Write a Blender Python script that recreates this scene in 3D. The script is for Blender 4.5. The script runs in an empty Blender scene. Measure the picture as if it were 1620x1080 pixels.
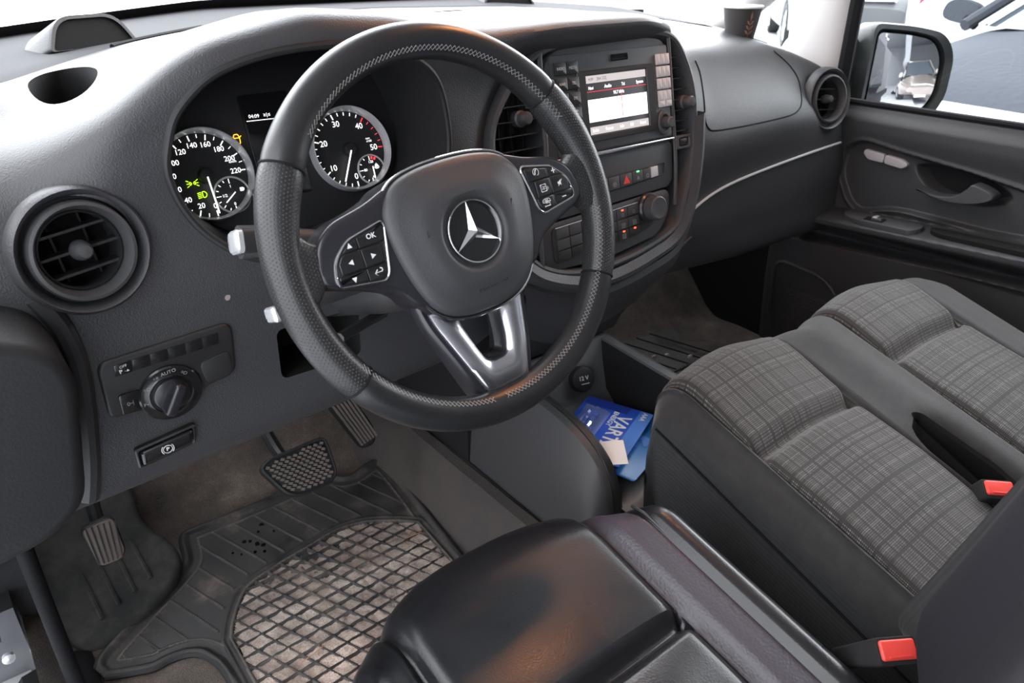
import bpy, math, random
import numpy as np
from mathutils import Matrix, Vector
from mathutils.bvhtree import BVHTree
rng = random.Random(7)
SC = bpy.context.scene
COL = SC.collection
R_ = math.radians

# ------------------------------------------------------------------ frames
def FR(O, x=(1, 0, 0), y=(0, 0, 1)):
    x = Vector(x).normalized(); y = Vector(y); y = (y - x * y.dot(x)).normalized(); z = x.cross(y)
    return Matrix(((x.x, y.x, z.x, O[0]), (x.y, y.y, z.y, O[1]), (x.z, y.z, z.z, O[2]), (0, 0, 0, 1)))
def FT(O, tilt=0, yaw=0, roll=0):
    """frame facing the rear of the van; tilt: top leans forward, yaw about the vertical, roll in its own plane"""
    t, w = R_(tilt), R_(yaw)
    x = Vector((math.cos(w), math.sin(w), 0)); f = Vector((-math.sin(w), math.cos(w), 0))
    y = Vector((0, 0, 1)) * math.cos(t) + f * math.sin(t)
    return FR(O, x, y) @ Matrix.Rotation(R_(roll), 4, 'Z')
I4 = Matrix.Identity(4)

# ------------------------------------------------------------------ objects
def tag(o, label=None, cat=None, group=None, kind=None):
    if label: o['label'] = label
    if cat: o['category'] = cat
    if group: o['group'] = group
    if kind: o['kind'] = kind
    return o
MW = {}
def thing(name, label, cat, M=I4, group=None, kind=None):
    o = bpy.data.objects.new(name, None); COL.objects.link(o)
    o.empty_display_size = .02
    o.matrix_world = M; MW[o.name] = M.copy()
    return tag(o, label, cat, group, kind)
def copy_tree(o, parent=None):
    c = o.copy(); COL.objects.link(c)
    if parent: c.parent = parent
    for ch in [x for x in SC.objects if x.parent == o]:
        copy_tree(ch, c)
    return c

class MB:
    def __init__(s): s.v = []; s.f = []; s.m = []; s.uv = []; s.has_uv = False
    def add(s, V, F, mi=0, uv=None):
        b = len(s.v); s.v += [tuple(map(float, p)) for p in V]
        s.uv += [tuple(u) for u in uv] if uv is not None else [(0, 0)] * len(V)
        if uv is not None: s.has_uv = True
        for f in F: s.f.append([b + i for i in f]); s.m.append(mi)
        return s
    def build(s, name, mats, parent=None, M=None, sharp=35, smooth=True, world=False):
        me = bpy.data.meshes.new(name); me.from_pydata(s.v, [], s.f); 
        if not isinstance(mats, (list, tuple)): mats = [mats]
        for m in mats: me.materials.append(m)
        me.polygons.foreach_set('material_index', s.m)
        if s.has_uv:
            L = me.uv_layers.new(name='UVMap'); idx = np.empty(len(me.loops), int); me.loops.foreach_get('vertex_index', idx)
            L.data.foreach_set('uv', np.array(s.uv, float)[idx].ravel())
        if smooth:
            me.polygons.foreach_set('use_smooth', [True] * len(me.polygons))
            if sharp: me.set_sharp_from_angle(angle=R_(sharp))
        me.validate(); me.update()
        o = bpy.data.objects.new(name, me); COL.objects.link(o)
        if parent is not None: o.parent = parent
        if world: M = MW[parent.name].inverted()
        if M is not None: o.matrix_local = M
        return o
    # --- primitives
    def grid(s, P, mi=0, cu=False, cv=False, uv=None, flip=False):
        """P: array (nu, nv, 3)"""
        P = np.asarray(P, float); nu, nv = P.shape[:2]
        F = []
        for i in range(nu if cu else nu - 1):
            for j in range(nv if cv else nv - 1):
                a, b, c, d = i * nv + j, ((i + 1) % nu) * nv + j, ((i + 1) % nu) * nv + (j + 1) % nv, i * nv + (j + 1) % nv
                F.append((a, d, c, b) if flip else (a, b, c, d))
        return s.add(P.reshape(-1, 3), F, mi, None if uv is None else np.asarray(uv).reshape(-1, 2))
    def rings(s, loops, mi=0, cap0=False, cap1=True):
        """closed loops of equal length, joined in order"""
        n = len(loops[0]); V = [p for L in loops for p in L]; F = []
        for k in range(len(loops) - 1):
            for i in range(n):
                j = (i + 1) % n
                F.append((k * n + i, k * n + j, (k + 1) * n + j, (k + 1) * n + i))
        if cap0: F.append(tuple(range(n))[::-1])
        if cap1: F.append(tuple((len(loops) - 1) * n + i for i in range(n)))
        return s.add(V, F, mi)
    def prism(s, out, n0, n1, bev=.0015, seg=2, mi=0, back=False):
        out = ccw(out); L = [[(u, v, n0) for u, v in out]]
        bev = min(bev, abs(n1 - n0) * .9)
        for k in range(seg + 1):
            a = math.pi / 2 * k / seg
            q = inset(out, bev * (1 - math.cos(a))) if k else out
            L.append([(u, v, n1 - bev + bev * math.sin(a)) for u, v in q])
        return s.rings(L, mi, cap0=back)
    def plate(s, out, n, mi=0):
        out = ccw(out); return s.add([(u, v, n) for u, v in out], [tuple(range(len(out)))], mi)
    def frame(s, out, hole, n0, n1, bev=.001, mi=0):
        """flat ring between two outlines of equal count"""
        out = ccw(out); hole = ccw(hole)
        L = [[(u, v, n0) for u, v in out], [(u, v, n1 - bev) for u, v in out], [(u, v, n1) for u, v in inset(out, bev)],
             [(u, v, n1) for u, v in inset(hole, -bev)], [(u, v, n1 - bev) for u, v in hole], [(u, v, n0) for u, v in hole]]
        return s.rings(L, mi, cap1=False)
    def tube(s, path, r, closed=False, seg=8, mi=0, caps=True, flat=None):
        P = [Vector(p) for p in path]; n = len(P); rr = r if isinstance(r, (list, tuple)) else [r] * n
        loops = []; up = None
        for i in range(n):
            a = P[(i - 1) % n] if closed or i > 0 else P[i]; b = P[(i + 1) % n] if closed or i < n - 1 else P[i]
            t = (b - a).normalized()
            if up is None: up = t.orthogonal().normalized() if flat is None else Vector(flat)
            up = (up - t * up.dot(t)).normalized() if flat is None else (Vector(flat) - t * t.dot(Vector(flat))).normalized()
            w = t.cross(up)
            loops.append([tuple(P[i] + (up * math.cos(k * 2 * math.pi / seg) + w * math.sin(k * 2 * math.pi / seg)) * rr[i]) for k in range(seg)])
        if closed:
            loops.append(loops[0]); return s.rings([l[::-1] for l in loops], mi, False, False)
        return s.rings(loops, mi, caps, caps)
    def lathe(s, prof, seg=48, mi=0, c=(0, 0), a0=0, squash=(1, 1)):
        L = [[(c[0] + r * squash[0] * math.cos(k * 2 * math.pi / seg), c[1] + r * squash[1] * math.sin(k * 2 * math.pi / seg), n) for k in range(seg)] for r, n in prof]
        return s.rings(L, mi, False, False)
    def disc(s, r, n, seg=48, mi=0, c=(0, 0), up=True):
        o = [(c[0] + r * math.cos(k * 2 * math.pi / seg), c[1] + r * math.sin(k * 2 * math.pi / seg), n) for k in range(seg)]
        return s.add(o, [tuple(range(seg))], mi)
    def box(s, x0, x1, y0, y1, z0, z1, mi=0):
        V = [(x, y, z) for x in (x0, x1) for y in (y0, y1) for z in (z0, z1)]
        return s.add(V, [(0, 1, 3, 2), (4, 6, 7, 5), (0, 4, 5, 1), (2, 3, 7, 6), (0, 2, 6, 4), (1, 5, 7, 3)], mi)
    def bar(s, a, b, w, n0, n1, mi=0):
        """flat bar between two (u, v) points"""
        a = Vector(a); b = Vector(b); d = (b - a).normalized(); q = Vector((-d.y, d.x)) * w / 2
        o = [a - q, b - q, b + q, a + q]
        return s.rings([[(p.x, p.y, n0) for p in o], [(p.x, p.y, n1) for p in o]], mi)
    def text(s, txt, u, v, size, n, rot=0, mi=0, align='CENTER', sx=1.0, thick=0.0):
        cu = bpy.data.curves.new('t', 'FONT'); cu.body = txt; cu.size = size; cu.align_x = align; cu.align_y = 'CENTER'
        cu.offset = thick; cu.resolution_u = 3
        ob = bpy.data.objects.new('t', cu); COL.objects.link(ob)
        me = bpy.data.meshes.new_from_object(ob.evaluated_get(bpy.context.evaluated_depsgraph_get()))
        ca, sa = math.cos(R_(rot)), math.sin(R_(rot))
        V = [(u + (p.co.x * sx * ca - p.co.y * sa), v + (p.co.x * sx * sa + p.co.y * ca), n) for p in me.vertices]
        F = [tuple(p.vertices) for p in me.polygons]
        bpy.data.objects.remove(ob); bpy.data.curves.remove(cu); bpy.data.meshes.remove(me)
        if V: s.add(V, F, mi)
        return s
    def xf(s, M, start=0):
        s.v[start:] = [tuple(M @ Vector(p)) for p in s.v[start:]]
        return s

# ------------------------------------------------------------------ 2-D outlines
def ccw(p):
    p = [tuple(q[:2]) for q in p]
    a = sum(p[i][0] * p[(i + 1) % len(p)][1] - p[(i + 1) % len(p)][0] * p[i][1] for i in range(len(p)))
    return p if a > 0 else p[::-1]
def inset(p, d):
    n = len(p); o = []
    for i in range(n):
        a, b, c = Vector(p[i - 1]), Vector(p[i]), Vector(p[(i + 1) % n])
        e1 = (b - a); e2 = (c - b)
        if e1.length < 1e-9: e1 = e2
        if e2.length < 1e-9: e2 = e1
        e1 = e1.normalized(); e2 = e2.normalized()
        n1 = Vector((-e1.y, e1.x)); n2 = Vector((-e2.y, e2.x)); m = n1 + n2
        if m.length < 1e-6: m = n1.copy()
        m.normalize(); k = d / max(.5, m.dot(n1))
        o.append((b.x + m.x * k, b.y + m.y * k))
    return o
def rrect(u0, u1, v0, v1, r, n=5):
    r = min(r, (u1 - u0) / 2 - 1e-5, (v1 - v0) / 2 - 1e-5); o = []
    for cx, cy, a in ((u1 - r, v1 - r, 0), (u0 + r, v1 - r, 90), (u0 + r, v0 + r, 180), (u1 - r, v0 + r, 270)):
        for k in range(n + 1):
            t = R_(a + 90 * k / n); o.append((cx + r * math.cos(t), cy + r * math.sin(t)))
    return o
def rpoly(pts, r, n=5):
    """polygon with rounded corners"""
    pts = ccw(pts); o = []; N = len(pts)
    rr = r if isinstance(r, (list, tuple)) else [r] * N
    for i in range(N):
        a, b, c = Vector(pts[i - 1]), Vector(pts[i]), Vector(pts[(i + 1) % N])
        d1 = (a - b); d2 = (c - b); l = min(d1.length, d2.length) * .49; k = min(rr[i] * 1.2, l)
        p = b + d1.normalized() * k; q = b + d2.normalized() * k
        for j in range(n + 1):
            t = j / n; o.append(tuple(p * (1 - t) ** 2 + b * 2 * t * (1 - t) + q * t * t))
    return o
def smooth_loop(pts, n=6):
    pts = [Vector(p) for p in pts]; N = len(pts); o = []
    for i in range(N):
        p0, p1, p2, p3 = pts[i - 1], pts[i], pts[(i + 1) % N], pts[(i + 2) % N]
        for k in range(n):
            t = k / n
            o.append(tuple(.5 * ((2 * p1) + (p2 - p0) * t + (2 * p0 - 5 * p1 + 4 * p2 - p3) * t * t + (3 * p1 - p0 - 3 * p2 + p3) * t ** 3)))
    return o
def smooth_path(pts, n=6):
    pts = [Vector(p) for p in pts]; N = len(pts); o = []
    for i in range(N - 1):
        p0, p1, p2, p3 = pts[max(i - 1, 0)], pts[i], pts[i + 1], pts[min(i + 2, N - 1)]
        for k in range(n):
            t = k / n
            o.append(tuple(.5 * ((2 * p1) + (p2 - p0) * t + (2 * p0 - 5 * p1 + 4 * p2 - p3) * t * t + (3 * p1 - p0 - 3 * p2 + p3) * t ** 3)))
    o.append(tuple(pts[-1])); return o
def circ(c, r, n=40, sq=1): return [(c[0] + r * math.cos(2 * math.pi * k / n), c[1] + r * sq * math.sin(2 * math.pi * k / n)) for k in range(n)]
def clip(poly, a, b, c):
    """keep the side a*u + b*v <= c"""
    o = []
    for i in range(len(poly)):
        p, q = poly[i], poly[(i + 1) % len(poly)]; dp = a * p[0] + b * p[1] - c; dq = a * q[0] + b * q[1] - c
        if dp <= 0: o.append(p)
        if dp * dq < 0:
            t = dp / (dp - dq); o.append((p[0] + (q[0] - p[0]) * t, p[1] + (q[1] - p[1]) * t))
    return o
def inside(poly, X, Y):
    X = np.asarray(X); Y = np.asarray(Y); r = np.zeros(X.shape, bool); n = len(poly)
    for i in range(n):
        x0, y0 = poly[i]; x1, y1 = poly[(i + 1) % n]
        if y0 == y1: continue
        c = ((y0 > Y) != (y1 > Y)) & (X < (x1 - x0) * (Y - y0) / (y1 - y0) + x0); r ^= c
    return r
def sd_poly(poly, X, Y):
    """signed distance, negative inside"""
    X = np.asarray(X, float); Y = np.asarray(Y, float); d = np.full(X.shape, 1e9); n = len(poly)
    for i in range(n):
        x0, y0 = poly[i]; x1, y1 = poly[(i + 1) % n]; ex, ey = x1 - x0, y1 - y0
        t = np.clip(((X - x0) * ex + (Y - y0) * ey) / (ex * ex + ey * ey + 1e-12), 0, 1)
        d = np.minimum(d, np.hypot(X - x0 - t * ex, Y - y0 - t * ey))
    return np.where(inside(poly, X, Y), -d, d)
def sstep(a, b, x):
    t = np.clip((np.asarray(x, float) - a) / (b - a), 0, 1); return t * t * (3 - 2 * t)
def interp_s(xs, kx, ky, sig=.012):
    kx = np.asarray(kx, float); d = np.linspace(xs[0], xs[-1], 1200); y = np.interp(d, kx, ky); st = d[1] - d[0]
    w = int(3 * sig / st) + 1; k = np.exp(-.5 * (np.arange(-w, w + 1) * st / sig) ** 2); k /= k.sum()
    y = np.convolve(np.pad(y, w, mode='edge'), k, 'valid'); return np.interp(xs, d, y)

# ------------------------------------------------------------------ materials
def nodes(name):
    m = bpy.data.materials.new(name); m.use_nodes = True; nt = m.node_tree
    return m, nt, nt.nodes['Principled BSDF']
def N(nt, t, **k):
    n = nt.nodes.new(t)
    for a, b in k.items():
        if a.startswith('i_'): n.inputs[int(a[2:]) if a[2:].isdigit() else a[2:].replace('_', ' ')].default_value = b
        else: setattr(n, a, b)
    return n
def ramp(nt, fac, stops, interp='LINEAR'):
    r = N(nt, 'ShaderNodeValToRGB'); cr = r.color_ramp; cr.interpolation = interp
    while len(cr.elements) < len(stops): cr.elements.new(.5)
    for e, (p, c) in zip(cr.elements, stops): e.position = p; e.color = (c[0], c[1], c[2], 1) if hasattr(c, '__len__') else (c, c, c, 1)
    nt.links.new(fac, r.inputs[0]); return r
def setc(b, col, rough, metal=0, spec=.5, coat=0):
    b.inputs['Base Color'].default_value = (*col, 1); b.inputs['Roughness'].default_value = rough
    b.inputs['Metallic'].default_value = metal; b.inputs['Specular IOR Level'].default_value = spec
    b.inputs['Coat Weight'].default_value = coat; b.inputs['Coat Roughness'].default_value = .08
def bump(nt, b, h, strength, dist=.001):
    n = N(nt, 'ShaderNodeBump', i_Strength=strength, i_Distance=dist); nt.links.new(h, n.inputs['Height']); nt.links.new(n.outputs[0], b.inputs['Normal']); return n
def mat(name, col, rough=.5, metal=0, spec=.5, coat=0, grain=0, gs=.4, dust=0, dustcol=(.16, .14, .12), dscale=9, rvar=.0):
    """plain plastic / metal; grain: bumps per metre; dust: amount of patchy dust"""
    m, nt, b = nodes(name); setc(b, col, rough, metal, spec, coat); tc = N(nt, 'ShaderNodeTexCoord')
    if grain:
        v = N(nt, 'ShaderNodeTexVoronoi', feature='SMOOTH_F1', i_Scale=grain); nt.links.new(tc.outputs['Object'], v.inputs['Vector'])
        n = N(nt, 'ShaderNodeTexNoise', i_Scale=grain * .6, i_Detail=2); nt.links.new(tc.outputs['Object'], n.inputs['Vector'])
        a = N(nt, 'ShaderNodeMath', operation='ADD'); nt.links.new(v.outputs[0], a.inputs[0]); nt.links.new(n.outputs[0], a.inputs[1])
        bump(nt, b, a.outputs[0], gs, .0006)
    if dust:
        n = N(nt, 'ShaderNodeTexNoise', i_Scale=dscale, i_Detail=6, i_Roughness=.65); nt.links.new(tc.outputs['Object'], n.inputs['Vector'])
        r = ramp(nt, n.outputs[0], [(.42, 0.0), (.75, dust)]); mx = N(nt, 'ShaderNodeMix', data_type='RGBA')
        mx.inputs[6].default_value = (*col, 1); mx.inputs[7].default_value = (*dustcol, 1)
        nt.links.new(r.outputs[0], mx.inputs[0]); nt.links.new(mx.outputs[2], b.inputs['Base Color'])
    if rvar:
        n = N(nt, 'ShaderNodeTexNoise', i_Scale=14, i_Detail=4); nt.links.new(tc.outputs['Object'], n.inputs['Vector'])
        r = ramp(nt, n.outputs[0], [(.3, max(0, rough - rvar)), (.7, min(1, rough + rvar))]); nt.links.new(r.outputs[0], b.inputs['Roughness'])
    return m
def emit(name, col, s, base=(.01, .01, .01)):
    m, nt, b = nodes(name); setc(b, base, .4); b.inputs['Emission Color'].default_value = (*col, 1); b.inputs['Emission Strength'].default_value = s; return m
def glass(name, tint=(1, 1, 1), refl=.08):
    m, nt, b = nodes(name); nt.nodes.remove(b); out = nt.nodes['Material Output']
    t = N(nt, 'ShaderNodeBsdfTransparent'); t.inputs[0].default_value = (*tint, 1); g = N(nt, 'ShaderNodeBsdfGlossy'); g.inputs['Roughness'].default_value = .02
    ge = N(nt, 'ShaderNodeNewGeometry'); dt = N(nt, 'ShaderNodeVectorMath', operation='DOT_PRODUCT'); mx = N(nt, 'ShaderNodeMixShader')
    nt.links.new(ge.outputs['Normal'], dt.inputs[0]); nt.links.new(ge.outputs['Incoming'], dt.inputs[1])
    fr = math_(nt, 'ADD', .03, math_(nt, 'MULTIPLY', math_(nt, 'POWER', math_(nt, 'SUBTRACT', 1.0, math_(nt, 'ABSOLUTE', dt.outputs['Value'])), 5.0), .9))
    nt.links.new(fr, mx.inputs[0]); nt.links.new(t.outputs[0], mx.inputs[1]); nt.links.new(g.outputs[0], mx.inputs[2]); nt.links.new(mx.outputs[0], out.inputs[0]); return m
def math_(nt, op, a, b=None):
    n = N(nt, 'ShaderNodeMath', operation=op)
    for i, x in enumerate((a, b)):
        if x is None: continue
        if isinstance(x, (int, float)): n.inputs[i].default_value = x
        else: nt.links.new(x, n.inputs[i])
    return n.outputs[0]
def dots(nt, vec, pitch, rad):
    """hexagonal field of dots on a metric UV, 1 inside a dot"""
    o = []
    for off in ((0, 0, 0), (.5, .5, 0)):
        sc = N(nt, 'ShaderNodeMapping'); sc.inputs['Scale'].default_value = (1 / pitch, 1 / (pitch * 1.6), 0); sc.inputs['Location'].default_value = off
        nt.links.new(vec, sc.inputs[0]); f = N(nt, 'ShaderNodeVectorMath', operation='FRACTION'); nt.links.new(sc.outputs[0], f.inputs[0])
        u = N(nt, 'ShaderNodeVectorMath', operation='SUBTRACT'); u.inputs[1].default_value = (.5, .5, 0); nt.links.new(f.outputs[0], u.inputs[0])
        w = N(nt, 'ShaderNodeVectorMath', operation='MULTIPLY'); w.inputs[1].default_value = (pitch, pitch * 1.6, 0); nt.links.new(u.outputs[0], w.inputs[0])
        l = N(nt, 'ShaderNodeVectorMath', operation='LENGTH'); nt.links.new(w.outputs[0], l.inputs[0])
        r = N(nt, 'ShaderNodeMapRange'); r.inputs[1].default_value = rad * 1.3; r.inputs[2].default_value = rad * .7; nt.links.new(l.outputs['Value'], r.inputs[0]); o.append(r.outputs[0])
    return math_(nt, 'MAXIMUM', o[0], o[1])

M_ = {}
def mats():
    M_['dash'] = mat('dash_grain', (.038, .038, .041), .46, grain=760, gs=.45)
    M_['dashlow'] = mat('dash_low_grain', (.026, .026, .028), .55, grain=520, gs=.3)
    M_['plastic'] = mat('black_plastic', (.02, .02, .021), .42)
    M_['panel'] = mat('panel_plastic', (.045, .045, .048), .5, grain=900, gs=.15)
    M_['gloss'] = mat('gloss_black', (.012, .012, .013), .22, coat=.3)
    M_['satin'] = mat('satin_black', (.018, .018, .022), .3, coat=.15)
    M_['endpanel'] = mat('end_panel', (.014, .014, .015), .6, spec=.3, grain=520, gs=.25); M_['ringsilver'] = mat('ring_silver', (.62, .62, .64), .3, .35)
    M_['void'] = mat('dark_void', (.006, .006, .006), .8, spec=.2)
    M_['inner'] = mat('binnacle_black', (.012, .012, .013), .55)
    M_['chrome'] = mat('chrome', (.80, .80, .82), .12, 1)
    M_['satinchrome'] = mat('satin_chrome', (.62, .62, .65), .22, 1)
    M_['silver'] = mat('silver_paint', (.75, .76, .78), .25, .6)
    M_['grey'] = mat('grey_plastic', (.48, .48, .49), .45)
    M_['white'] = emit('lit_white', (1, 1, 1), .75, (.6, .6, .6))
    M_['print'] = mat('white_print', (.72, .72, .72), .5)
    M_['printg'] = mat('grey_print', (.32, .32, .33), .5)
    M_['relief'] = mat('relief_print', (.012, .012, .014), .5)
    M_['redprint'] = emit('lit_red', (1, .06, .08), .5, (.5, .02, .02))
    M_['needle'] = emit('lit_needle', (1, 1, 1), 1.0, (.8, .8, .8))
    M_['amber'] = emit('lit_amber', (1, .45, .02), 1.6)
    M_['green'] = emit('lit_green', (.45, 1, .02), 1.1)
    M_['greenled'] = emit('green_led', (.1, 1, .25), 1.4)
    M_['redled'] = emit('red_led', (1, .06, .02), 2.2)
    M_['redbtn'] = mat('red_plastic', (.75, .06, .05), .4)
    M_['thread'] = mat('grey_thread', (.27, .255, .24), .8)
    M_['rubber'] = mat('black_rubber', (.015, .015, .016), .6)
    M_['seal'] = mat('door_seal', (.007, .007, .008), .8, spec=.2)
    M_['leather'] = mat('wheel_leather', (.016, .016, .017), .34, grain=900, gs=.12, rvar=.06)
    M_['headliner'] = mat('headliner', (.50, .49, .47), .9)
    M_['pillar'] = mat('pillar_trim', (.74, .73, .72), .7, grain=500, gs=.2)
    M_['glass'] = glass('window_glass', (.93, .95, .95)); M_['lens'] = glass('cluster_lens', (.97, .97, .97))
    M_['mirror'] = mat('mirror_glass', (.85, .86, .88), .01, 1)
    # perforated leather
    m, nt, b = nodes('perforated_leather'); setc(b, (.018, .018, .019), .36); M_['perf'] = m
    uv = N(nt, 'ShaderNodeUVMap'); d = dots(nt, uv.outputs[0], .0034, .00062)
    r = ramp(nt, d, [(0, (.018, .018, .019)), (1, (.042, .040, .040))]); nt.links.new(r.outputs[0], b.inputs['Base Color'])
    inv = math_(nt, 'SUBTRACT', 1.0, d); bump(nt, b, inv, .7, .0008)
    # seat leather, with folds
    m, nt, b = nodes('seat_leather'); setc(b, (.012, .012, .014), .31); M_['seatleather'] = m
    tc = N(nt, 'ShaderNodeTexCoord'); v = N(nt, 'ShaderNodeTexVoronoi', feature='SMOOTH_F1', i_Scale=520); nt.links.new(tc.outputs['Object'], v.inputs[0])
    n = N(nt, 'ShaderNodeTexNoise', i_Scale=9, i_Detail=2, i_Distortion=.6); nt.links.new(tc.outputs['Object'], n.inputs[0])
    s = math_(nt, 'ADD', math_(nt, 'MULTIPLY', v.outputs[0], .35), math_(nt, 'MULTIPLY', n.outputs[0], 3.0)); bump(nt, b, s, .24, .0012)
    r = ramp(nt, n.outputs[0], [(.3, .25), (.7, .37)]); nt.links.new(r.outputs[0], b.inputs['Roughness'])
    # perforated bolster leather
    m, nt, b = nodes('bolster_leather'); setc(b, (.060, .053, .066), .40); M_['bolster'] = m
    tc = N(nt, 'ShaderNodeTexCoord'); v = N(nt, 'ShaderNodeTexVoronoi', i_Scale=330); nt.links.new(tc.outputs['Object'], v.inputs[0]); bump(nt, b, v.outputs[0], .35, .0008)
    # plain seat cloth
    m, nt, b = nodes('seat_cloth'); setc(b, (.030, .030, .031), .95, spec=.2); M_['cloth'] = m; b.inputs['Sheen Weight'].default_value = .22
    tc = N(nt, 'ShaderNodeTexCoord'); w = N(nt, 'ShaderNodeTexWave', i_Scale=230, i_Distortion=1.0); nt.links.new(tc.outputs['Object'], w.inputs[0]); bump(nt, b, w.outputs[1], .35, .0006)
    n = N(nt, 'ShaderNodeTexNoise', i_Scale=60, i_Detail=8); nt.links.new(tc.outputs['Object'], n.inputs[0])
    r = ramp(nt, n.outputs[0], [(.3, (.029, .029, .030)), (.8, (.040, .040, .040))]); nt.links.new(r.outputs[0], b.inputs['Base Color'])
    # navy side cloth
    m = mat('backrest_cloth', (.008, .008, .011), .8, grain=1500, gs=.2, spec=.3); M_['navy'] = m
    # plaid insert cloth (UV in metres)
    m, nt, b = nodes('plaid_cloth'); setc(b, (.08, .08, .08), .95, spec=.2); M_['plaid'] = m; b.inputs['Sheen Weight'].default_value = .15
    uv = N(nt, 'ShaderNodeUVMap'); sp = N(nt, 'ShaderNodeSeparateXYZ'); nt.links.new(uv.outputs[0], sp.inputs[0])
    def stripes(coord, sc, lo, hi, seed):
        q = N(nt, 'ShaderNodeTexNoise', noise_dimensions='1D', i_Scale=sc, i_Detail=1.5); nt.links.new(math_(nt, 'ADD', coord, seed), q.inputs['W'])
        g = N(nt, 'ShaderNodeMapRange'); g.inputs[1].default_value = lo; g.inputs[2].default_value = hi; nt.links.new(q.outputs[0], g.inputs[0]); return g.outputs[0]
    def fine(coord, k):
        return math_(nt, 'ADD', math_(nt, 'MULTIPLY', math_(nt, 'SINE', math_(nt, 'MULTIPLY', coord, k)), .5), .5)
    sx = stripes(sp.outputs[0], 170, .56, .64, 3.1); sy = stripes(sp.outputs[1], 150, .57, .65, 9.7)
    lx = stripes(sp.outputs[0], 260, .54, .66, 21.); ly = stripes(sp.outputs[1], 220, .54, .66, 33.)
    fx = fine(sp.outputs[0], 3900.); fy = fine(sp.outputs[1], 2600.)
    weave = math_(nt, 'MULTIPLY', fx, math_(nt, 'ADD', .35, math_(nt, 'MULTIPLY', fy, .65)))
    bright = math_(nt, 'MULTIPLY', weave, math_(nt, 'ADD', .80, math_(nt, 'MULTIPLY', math_(nt, 'MAXIMUM', lx, ly), .45)))
    dark = math_(nt, 'SUBTRACT', 1.0, math_(nt, 'MULTIPLY', math_(nt, 'MAXIMUM', sx, sy), .75))
    val = math_(nt, 'MULTIPLY', bright, dark)
    r = ramp(nt, val, [(0, (.034, .033, .032)), (.45, (.070, .068, .066)), (1, (.25, .245, .238))]); nt.links.new(r.outputs[0], b.inputs['Base Color'])
    bump(nt, b, weave, .4, .0008)
    # carpet
    m, nt, b = nodes('carpet'); setc(b, (.03, .027, .025), 1, spec=.1); M_['carpet'] = m
    tc = N(nt, 'ShaderNodeTexCoord'); n = N(nt, 'ShaderNodeTexNoise', i_Scale=6, i_Detail=8, i_Roughness=.7); nt.links.new(tc.outputs['Object'], n.inputs[0])
    n2 = N(nt, 'ShaderNodeTexNoise', i_Scale=500, i_Detail=2); nt.links.new(tc.outputs['Object'], n2.inputs[0])
    s = math_(nt, 'ADD', n.outputs[0], math_(nt, 'MULTIPLY', math_(nt, 'SUBTRACT', n2.outputs[0], .5), .35))
    r = ramp(nt, s, [(.36, (.060, .053, .050)), (.56, (.125, .102, .088)), (.78, (.28, .215, .17))]); nt.links.new(r.outputs[0], b.inputs['Base Color']); bump(nt, b, n2.outputs[0], .8, .002)
    m = mat('tunnel_carpet', (.070, .063, .062), 1, spec=.1, grain=700, gs=.8, dust=.5, dustcol=(.12, .095, .08), dscale=7); M_['tunnel'] = m
    M_['carpetdark'] = mat('dark_carpet', (.018, .018, .018), 1, spec=.1, grain=600, gs=.6)
    M_['footrest'] = mat('footrest_rubber', (.035, .036, .035), .8, dust=.8, dustcol=(.11, .095, .085), dscale=14, spec=.25, grain=900, gs=.4)
    # rubber mat: dust lies on it; attribute-free noise with sandy patches
    m, nt, b = nodes('mat_rubber'); setc(b, (.016, .016, .017), .5); M_['mat'] = m
    tc = N(nt, 'ShaderNodeTexCoord'); n = N(nt, 'ShaderNodeTexNoise', i_Scale=11, i_Detail=8, i_Roughness=.7); nt.links.new(tc.outputs['Object'], n.inputs[0])
    r = ramp(nt, n.outputs[0], [(.38, (.018, .0175, .018)), (.54, (.048, .043, .041)), (.66, (.14, .115, .10)), (.8, (.26, .21, .18))]); nt.links.new(r.outputs[0], b.inputs['Base Color'])
    r2 = ramp(nt, n.outputs[0], [(.4, .42), (.65, .9)]); nt.links.new(r2.outputs[0], b.inputs['Roughness'])
    m, nt, b = nodes('mat_dirt'); setc(b, (.2, .16, .13), 1, spec=.15); M_['dirt'] = m
    tc = N(nt, 'ShaderNodeTexCoord'); n = N(nt, 'ShaderNodeTexNoise', i_Scale=420, i_Detail=5, i_Roughness=.75); nt.links.new(tc.outputs['Object'], n.inputs[0])
    n2 = N(nt, 'ShaderNodeTexNoise', i_Scale=24, i_Detail=4); nt.links.new(tc.outputs['Object'], n2.inputs[0])
    s = math_(nt, 'ADD', math_(nt, 'MULTIPLY', n.outputs[0], .55), math_(nt, 'MULTIPLY', n2.outputs[0], .55))
    r = ramp(nt, s, [(.36, (.10, .082, .073)), (.45, (.34, .27, .235)), (.58, (.52, .42, .36)), (.68, (.80, .70, .62))]); nt.links.new(r.outputs[0], b.inputs['Base Color']); bump(nt, b, n.outputs[0], 1, .003)
    M_['ridge'] = mat('ridge_dust', (.10, .088, .08), .85, dust=.9, dustcol=(.20, .165, .14), dscale=30)
    M_['pedal'] = mat('pedal_rubber', (.16, .135, .12), .85, dust=.8, dustcol=(.21, .17, .15), dscale=40)
    # fine woven shelf under the windscreen
    m, nt, b = nodes('shelf_texture'); setc(b, (.06, .06, .063), .85, spec=.12); M_['shelf'] = m
    tc = N(nt, 'ShaderNodeTexCoord'); ck = N(nt, 'ShaderNodeTexChecker', i_Scale=320); nt.links.new(tc.outputs['Object'], ck.inputs[0]); bump(nt, b, ck.outputs[1], .8, .001)
mats()
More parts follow.
